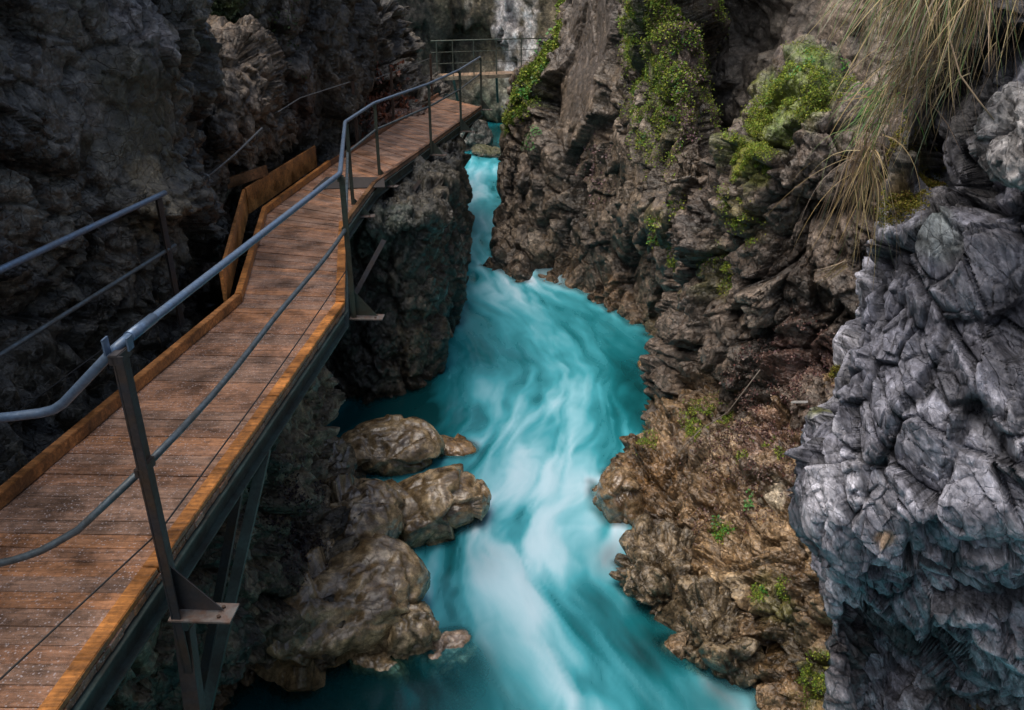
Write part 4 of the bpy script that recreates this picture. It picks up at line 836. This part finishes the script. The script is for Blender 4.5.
# leafy herbs, one thing each
def herb_mesh(seed, green):
    r = random.Random(seed); V = []; Fc = []; Cc = []
    for j in range(16):
        a = r.uniform(0, 6.28); el = r.uniform(.1, 1.1); L = r.uniform(.35, .7); d = Vector((math.cos(a)*math.cos(el), math.sin(a)*math.cos(el), math.sin(el)))
        c = d*L; s = d.cross(Vector((0, 0, 1))).normalized(); sz = r.uniform(.22, .36); u = (d+Vector((0, 0, -.7))).normalized(); k = r.uniform(.7, 1.3)
        n = len(V); V += [c, c+u*sz*.45+s*sz*.45, c+u*sz, c+u*sz*.45-s*sz*.45]; Fc.append((n, n+1, n+2, n+3)); Cc += [tuple(x*k for x in green)]*4
        n = len(V); V += [Vector((0, 0, -.1)), s*.012, c+s*.012, c]; Fc.append((n, n+1, n+2, n+3)); Cc += [tuple(x*k*.7 for x in green)]*4
    me = bpy.data.meshes.new('leafy_herb'); me.from_pydata([tuple(v) for v in V], [], Fc)
    at = me.attributes.new('col', 'FLOAT_COLOR', 'POINT'); at.data.foreach_set('color', np.concatenate([np.array(Cc, f32), np.ones((len(Cc), 1), f32)], 1).ravel()); me.materials.append(M_leaf); return me
HM = [herb_mesh(i, g_) for i, g_ in enumerate([(.05, .2, .03), (.08, .26, .04), (.04, .14, .025)])]
def herbs(surf, spots, label, group, size, n):
    i = 0
    for x, y, r in spots:
        P_, Q_ = sample(surf, x, y, r, n)
        for a, b_ in zip(P_, Q_):
            o = bpy.data.objects.new('leafy_herb', HM[i % 3]); COL.objects.link(o); o.location = a
            d = Vector(b_)+Vector((0, 0, .6)); o.rotation_euler = d.to_track_quat('Z', 'Y').to_euler(); sc_ = size*random.uniform(.6, 1.3); o.scale = (sc_,)*3
            tag(o, label, 'plant', group); i += 1
herbs(g, [(655, 70, .9), (668, 45, .8), (645, 95, .7), (690, 15, .6), (693, 55, .5), (660, 110, .7)], 'small bright green leafy herb growing in the moss of the ridge', 'herbs on the mossy ridge', .09, 12)
herbs(g, [(520, 95, .4), (538, 70, .3), (530, 135, .3), (545, 45, .3)], 'small green herb on the sloping edge above the far stream', 'herbs on the far slope', .17, 8)
herbs(k, [(820, 72, .3), (800, 78, .3), (775, 92, .25)], 'tiny green herb rooted in the moss cap of the dark knob', 'herbs on the knob', .1, 8)
herbs(g, [(695, 232, .15), (690, 215, .15), (655, 235, .2)], 'small green herb in the middle of the right gorge wall', 'herbs on the middle wall', .12, 3)
herbs(e, [(770, 592, .08), (722, 532, .12), (740, 500, .1), (715, 535, .1), (795, 590, .08)], 'low green herb sprouting from the ochre ledge', 'herbs on the ledge', .08, 5)
# grass
def blades(name, roots, dirs, L, wid, cols, parent, seg=9, grav=1., wob=.07):
    n = len(roots); V = np.zeros((n, seg+1, 2, 3)); p = roots.copy(); d = dirs/np.linalg.norm(dirs, axis=1, keepdims=True)
    side = np.cross(d, RNG.normal(0, 1, (n, 3))); side /= np.linalg.norm(side, axis=1, keepdims=True)
    curl = RNG.normal(0, 1, (n, 3))*wob
    for k_ in range(seg+1):
        w = (wid*(1-k_/seg)**.6*(1 if k_ else .8))[:, None]
        V[:, k_, 0] = p-side*w/2; V[:, k_, 1] = p+side*w/2
        d = d + curl + np.array([0, 0, -1])*(grav/seg); d /= np.linalg.norm(d, axis=1, keepdims=True); p = p + d*(L/seg)[:, None]
    idx = np.arange(n*(seg+1)*2).reshape(n, seg+1, 2)
    Q_ = np.stack([idx[:, :-1, 0], idx[:, :-1, 1], idx[:, 1:, 1], idx[:, 1:, 0]], -1).reshape(-1, 4)
    c = np.array(cols)[RNG.integers(0, len(cols), n)]*RNG.uniform(.55, 1.35, (n, 1)); c = np.repeat(c, (seg+1)*2, 0)
    return mesh_np(name, V.reshape(-1, 3), Q_, M_grass, parent, {'col': c})
def tuft(px_, nb, Yr, lab, group, spread, L0_, dirv, cols, gcols, ng, wid=.005, grav=2.2, dspread=.35):
    c = Vector(atY(*px_, Yr)); t = empty('grass_tuft', tuple(c)); tag(t, lab, 'grass', group)
    for nm, m_, cc in (('dry_blades', nb, cols), ('green_blades', ng, gcols)):
        if not m_: continue
        ro = RNG.normal(0, 1, (m_, 3))*np.array(spread); di = np.array(dirv)+RNG.normal(0, dspread, (m_, 3)); L = L0_*RNG.uniform(.45, 1.15, m_)
        blades(nm, ro, di, L, np.full(m_, wid)*RNG.uniform(.5, 1.4, m_), cc, t, grav=grav)
ST = [(.42, .31, .14), (.5, .4, .2), (.25, .17, .1), (.3, .23, .17), (.16, .11, .07)]
GR = [(.14, .24, .06), (.2, .3, .12), (.1, .18, .05), (.25, .33, .2)]
HG = 'grass tufts hanging from the foreground cliff'
tuft((972, -45), 520, 3.3, 'large straw-coloured grass tuft hanging from the top of the picture over the dark recess', HG, (.09, .08, .05), .47, (-.45, -.3, -.15), ST, GR, 160, grav=2.6, dspread=.3)
tuft((930, -45), 330, 3.5, 'straw and green grass tuft hanging at the left edge of the recess', HG, (.09, .07, .05), .5, (-.4, -.25, -.15), ST, GR, 130, grav=2.4, dspread=.3)
tuft((925, 60), 260, 3.55, 'shorter dry grass tuft hanging just above the olive moss cushion', HG, (.08, .05, .06), .4, (-.7, -.35, -.1), ST, GR, 25)
tuft((885, 100), 60, 3.75, 'bright green grass tuft beside the olive moss cushion', HG, (.04, .04, .04), .26, (-.6, -.3, .2), ST, [(.08, .26, .03), (.12, .32, .05)], 90)
tuft((868, 150), 130, 4.0, 'thin dry grass tuft trailing down the left edge of the pale cliff', HG, (.03, .04, .07), .55, (-.1, -.25, -.4), ST, GR, 15, grav=3)
tuft((845, 262), 30, 4.05, 'short straw sprig pointing left from the pale cliff edge', HG, (.01, .02, .01), .17, (-1, -.2, -.55), ST, GR, 0, grav=.2, dspread=.12)
# long stalk
t = Vector(atY(948, 10, 3.2)); st_ = MB(); pts = [Vector(atY(*a)) for a in ((948, -10, 3.2), (950, 40, 3.1), (960, 75, 3.05), (978, 100, 3.02), (994, 120, 3.0))]
st_.tube(pts, [.0035, .0032, .003, .0028, .0024], 8, c=(.4, .3, .2)); o = st_.build('dry_stalk', M_grass, smooth=True); tag(o, 'single long pale stalk arching from the grass to the grey block', 'stalk')
# twigs on the ledge
mb = MB(); mb.tube([Vector(atY(*a)) for a in ((676, 455, 8.7), (700, 430, 9.0), (728, 412, 9.0), (760, 370, 8.7))], .007, 6, c=(.2, .17, .14)); o = mb.build('twig', M_grass, smooth=True); tag(o, 'thin bare twig leaning across the leafy upper ledge', 'twig')
mb = MB(); mb.bar(atY(793, 402, 7.9), atY(806, 402, 7.7), .05, .02, c=(.5, .48, .47)); o = mb.build('wood_chip', M_grass); tag(o, 'small pale splinter of wood lying on the leafy upper ledge', 'wood chip')

# ------------------------------------------------------------------ light
w = bpy.data.worlds.new('World'); sc.world = w; w.use_nodes = True; nt = w.node_tree; bg = nt.nodes['Background']
sky = nt.nodes.new('ShaderNodeTexSky'); sky.sky_type = 'NISHITA'; sky.sun_disc = False
EL, AZ = math.radians(66), math.radians(-105)
sky.sun_elevation = EL; sky.sun_rotation = AZ; sky.dust_density = 2.5; sky.air_density = 1.; bg.inputs[1].default_value = .24
nt.links.new(mixc(nt, sky.outputs[0], (1., .9, .78), 1., 'MULTIPLY'), bg.inputs[0])
sl = bpy.data.lights.new('sun', 'SUN'); so = bpy.data.objects.new('sun', sl); COL.objects.link(so)
sl.energy = 4.0; sl.angle = math.radians(60); sl.color = (1, .95, .88)
# sun direction: from azimuth AZ measured clockwise from +Y
sd = Vector((math.sin(AZ)*math.cos(EL), math.cos(AZ)*math.cos(EL), math.sin(EL))); so.rotation_euler = (-sd).to_track_quat('-Z', 'Y').to_euler()
sc.view_settings.view_transform = 'Standard'; sc.view_settings.look = 'None'; sc.view_settings.exposure = 0
sc.render.engine = 'CYCLES'; sc.cycles.max_bounces = 5; sc.cycles.diffuse_bounces = 3; sc.cycles.glossy_bounces = 2; sc.cycles.transparent_max_bounces = 12
print('built in', round(time.time()-T0, 1))
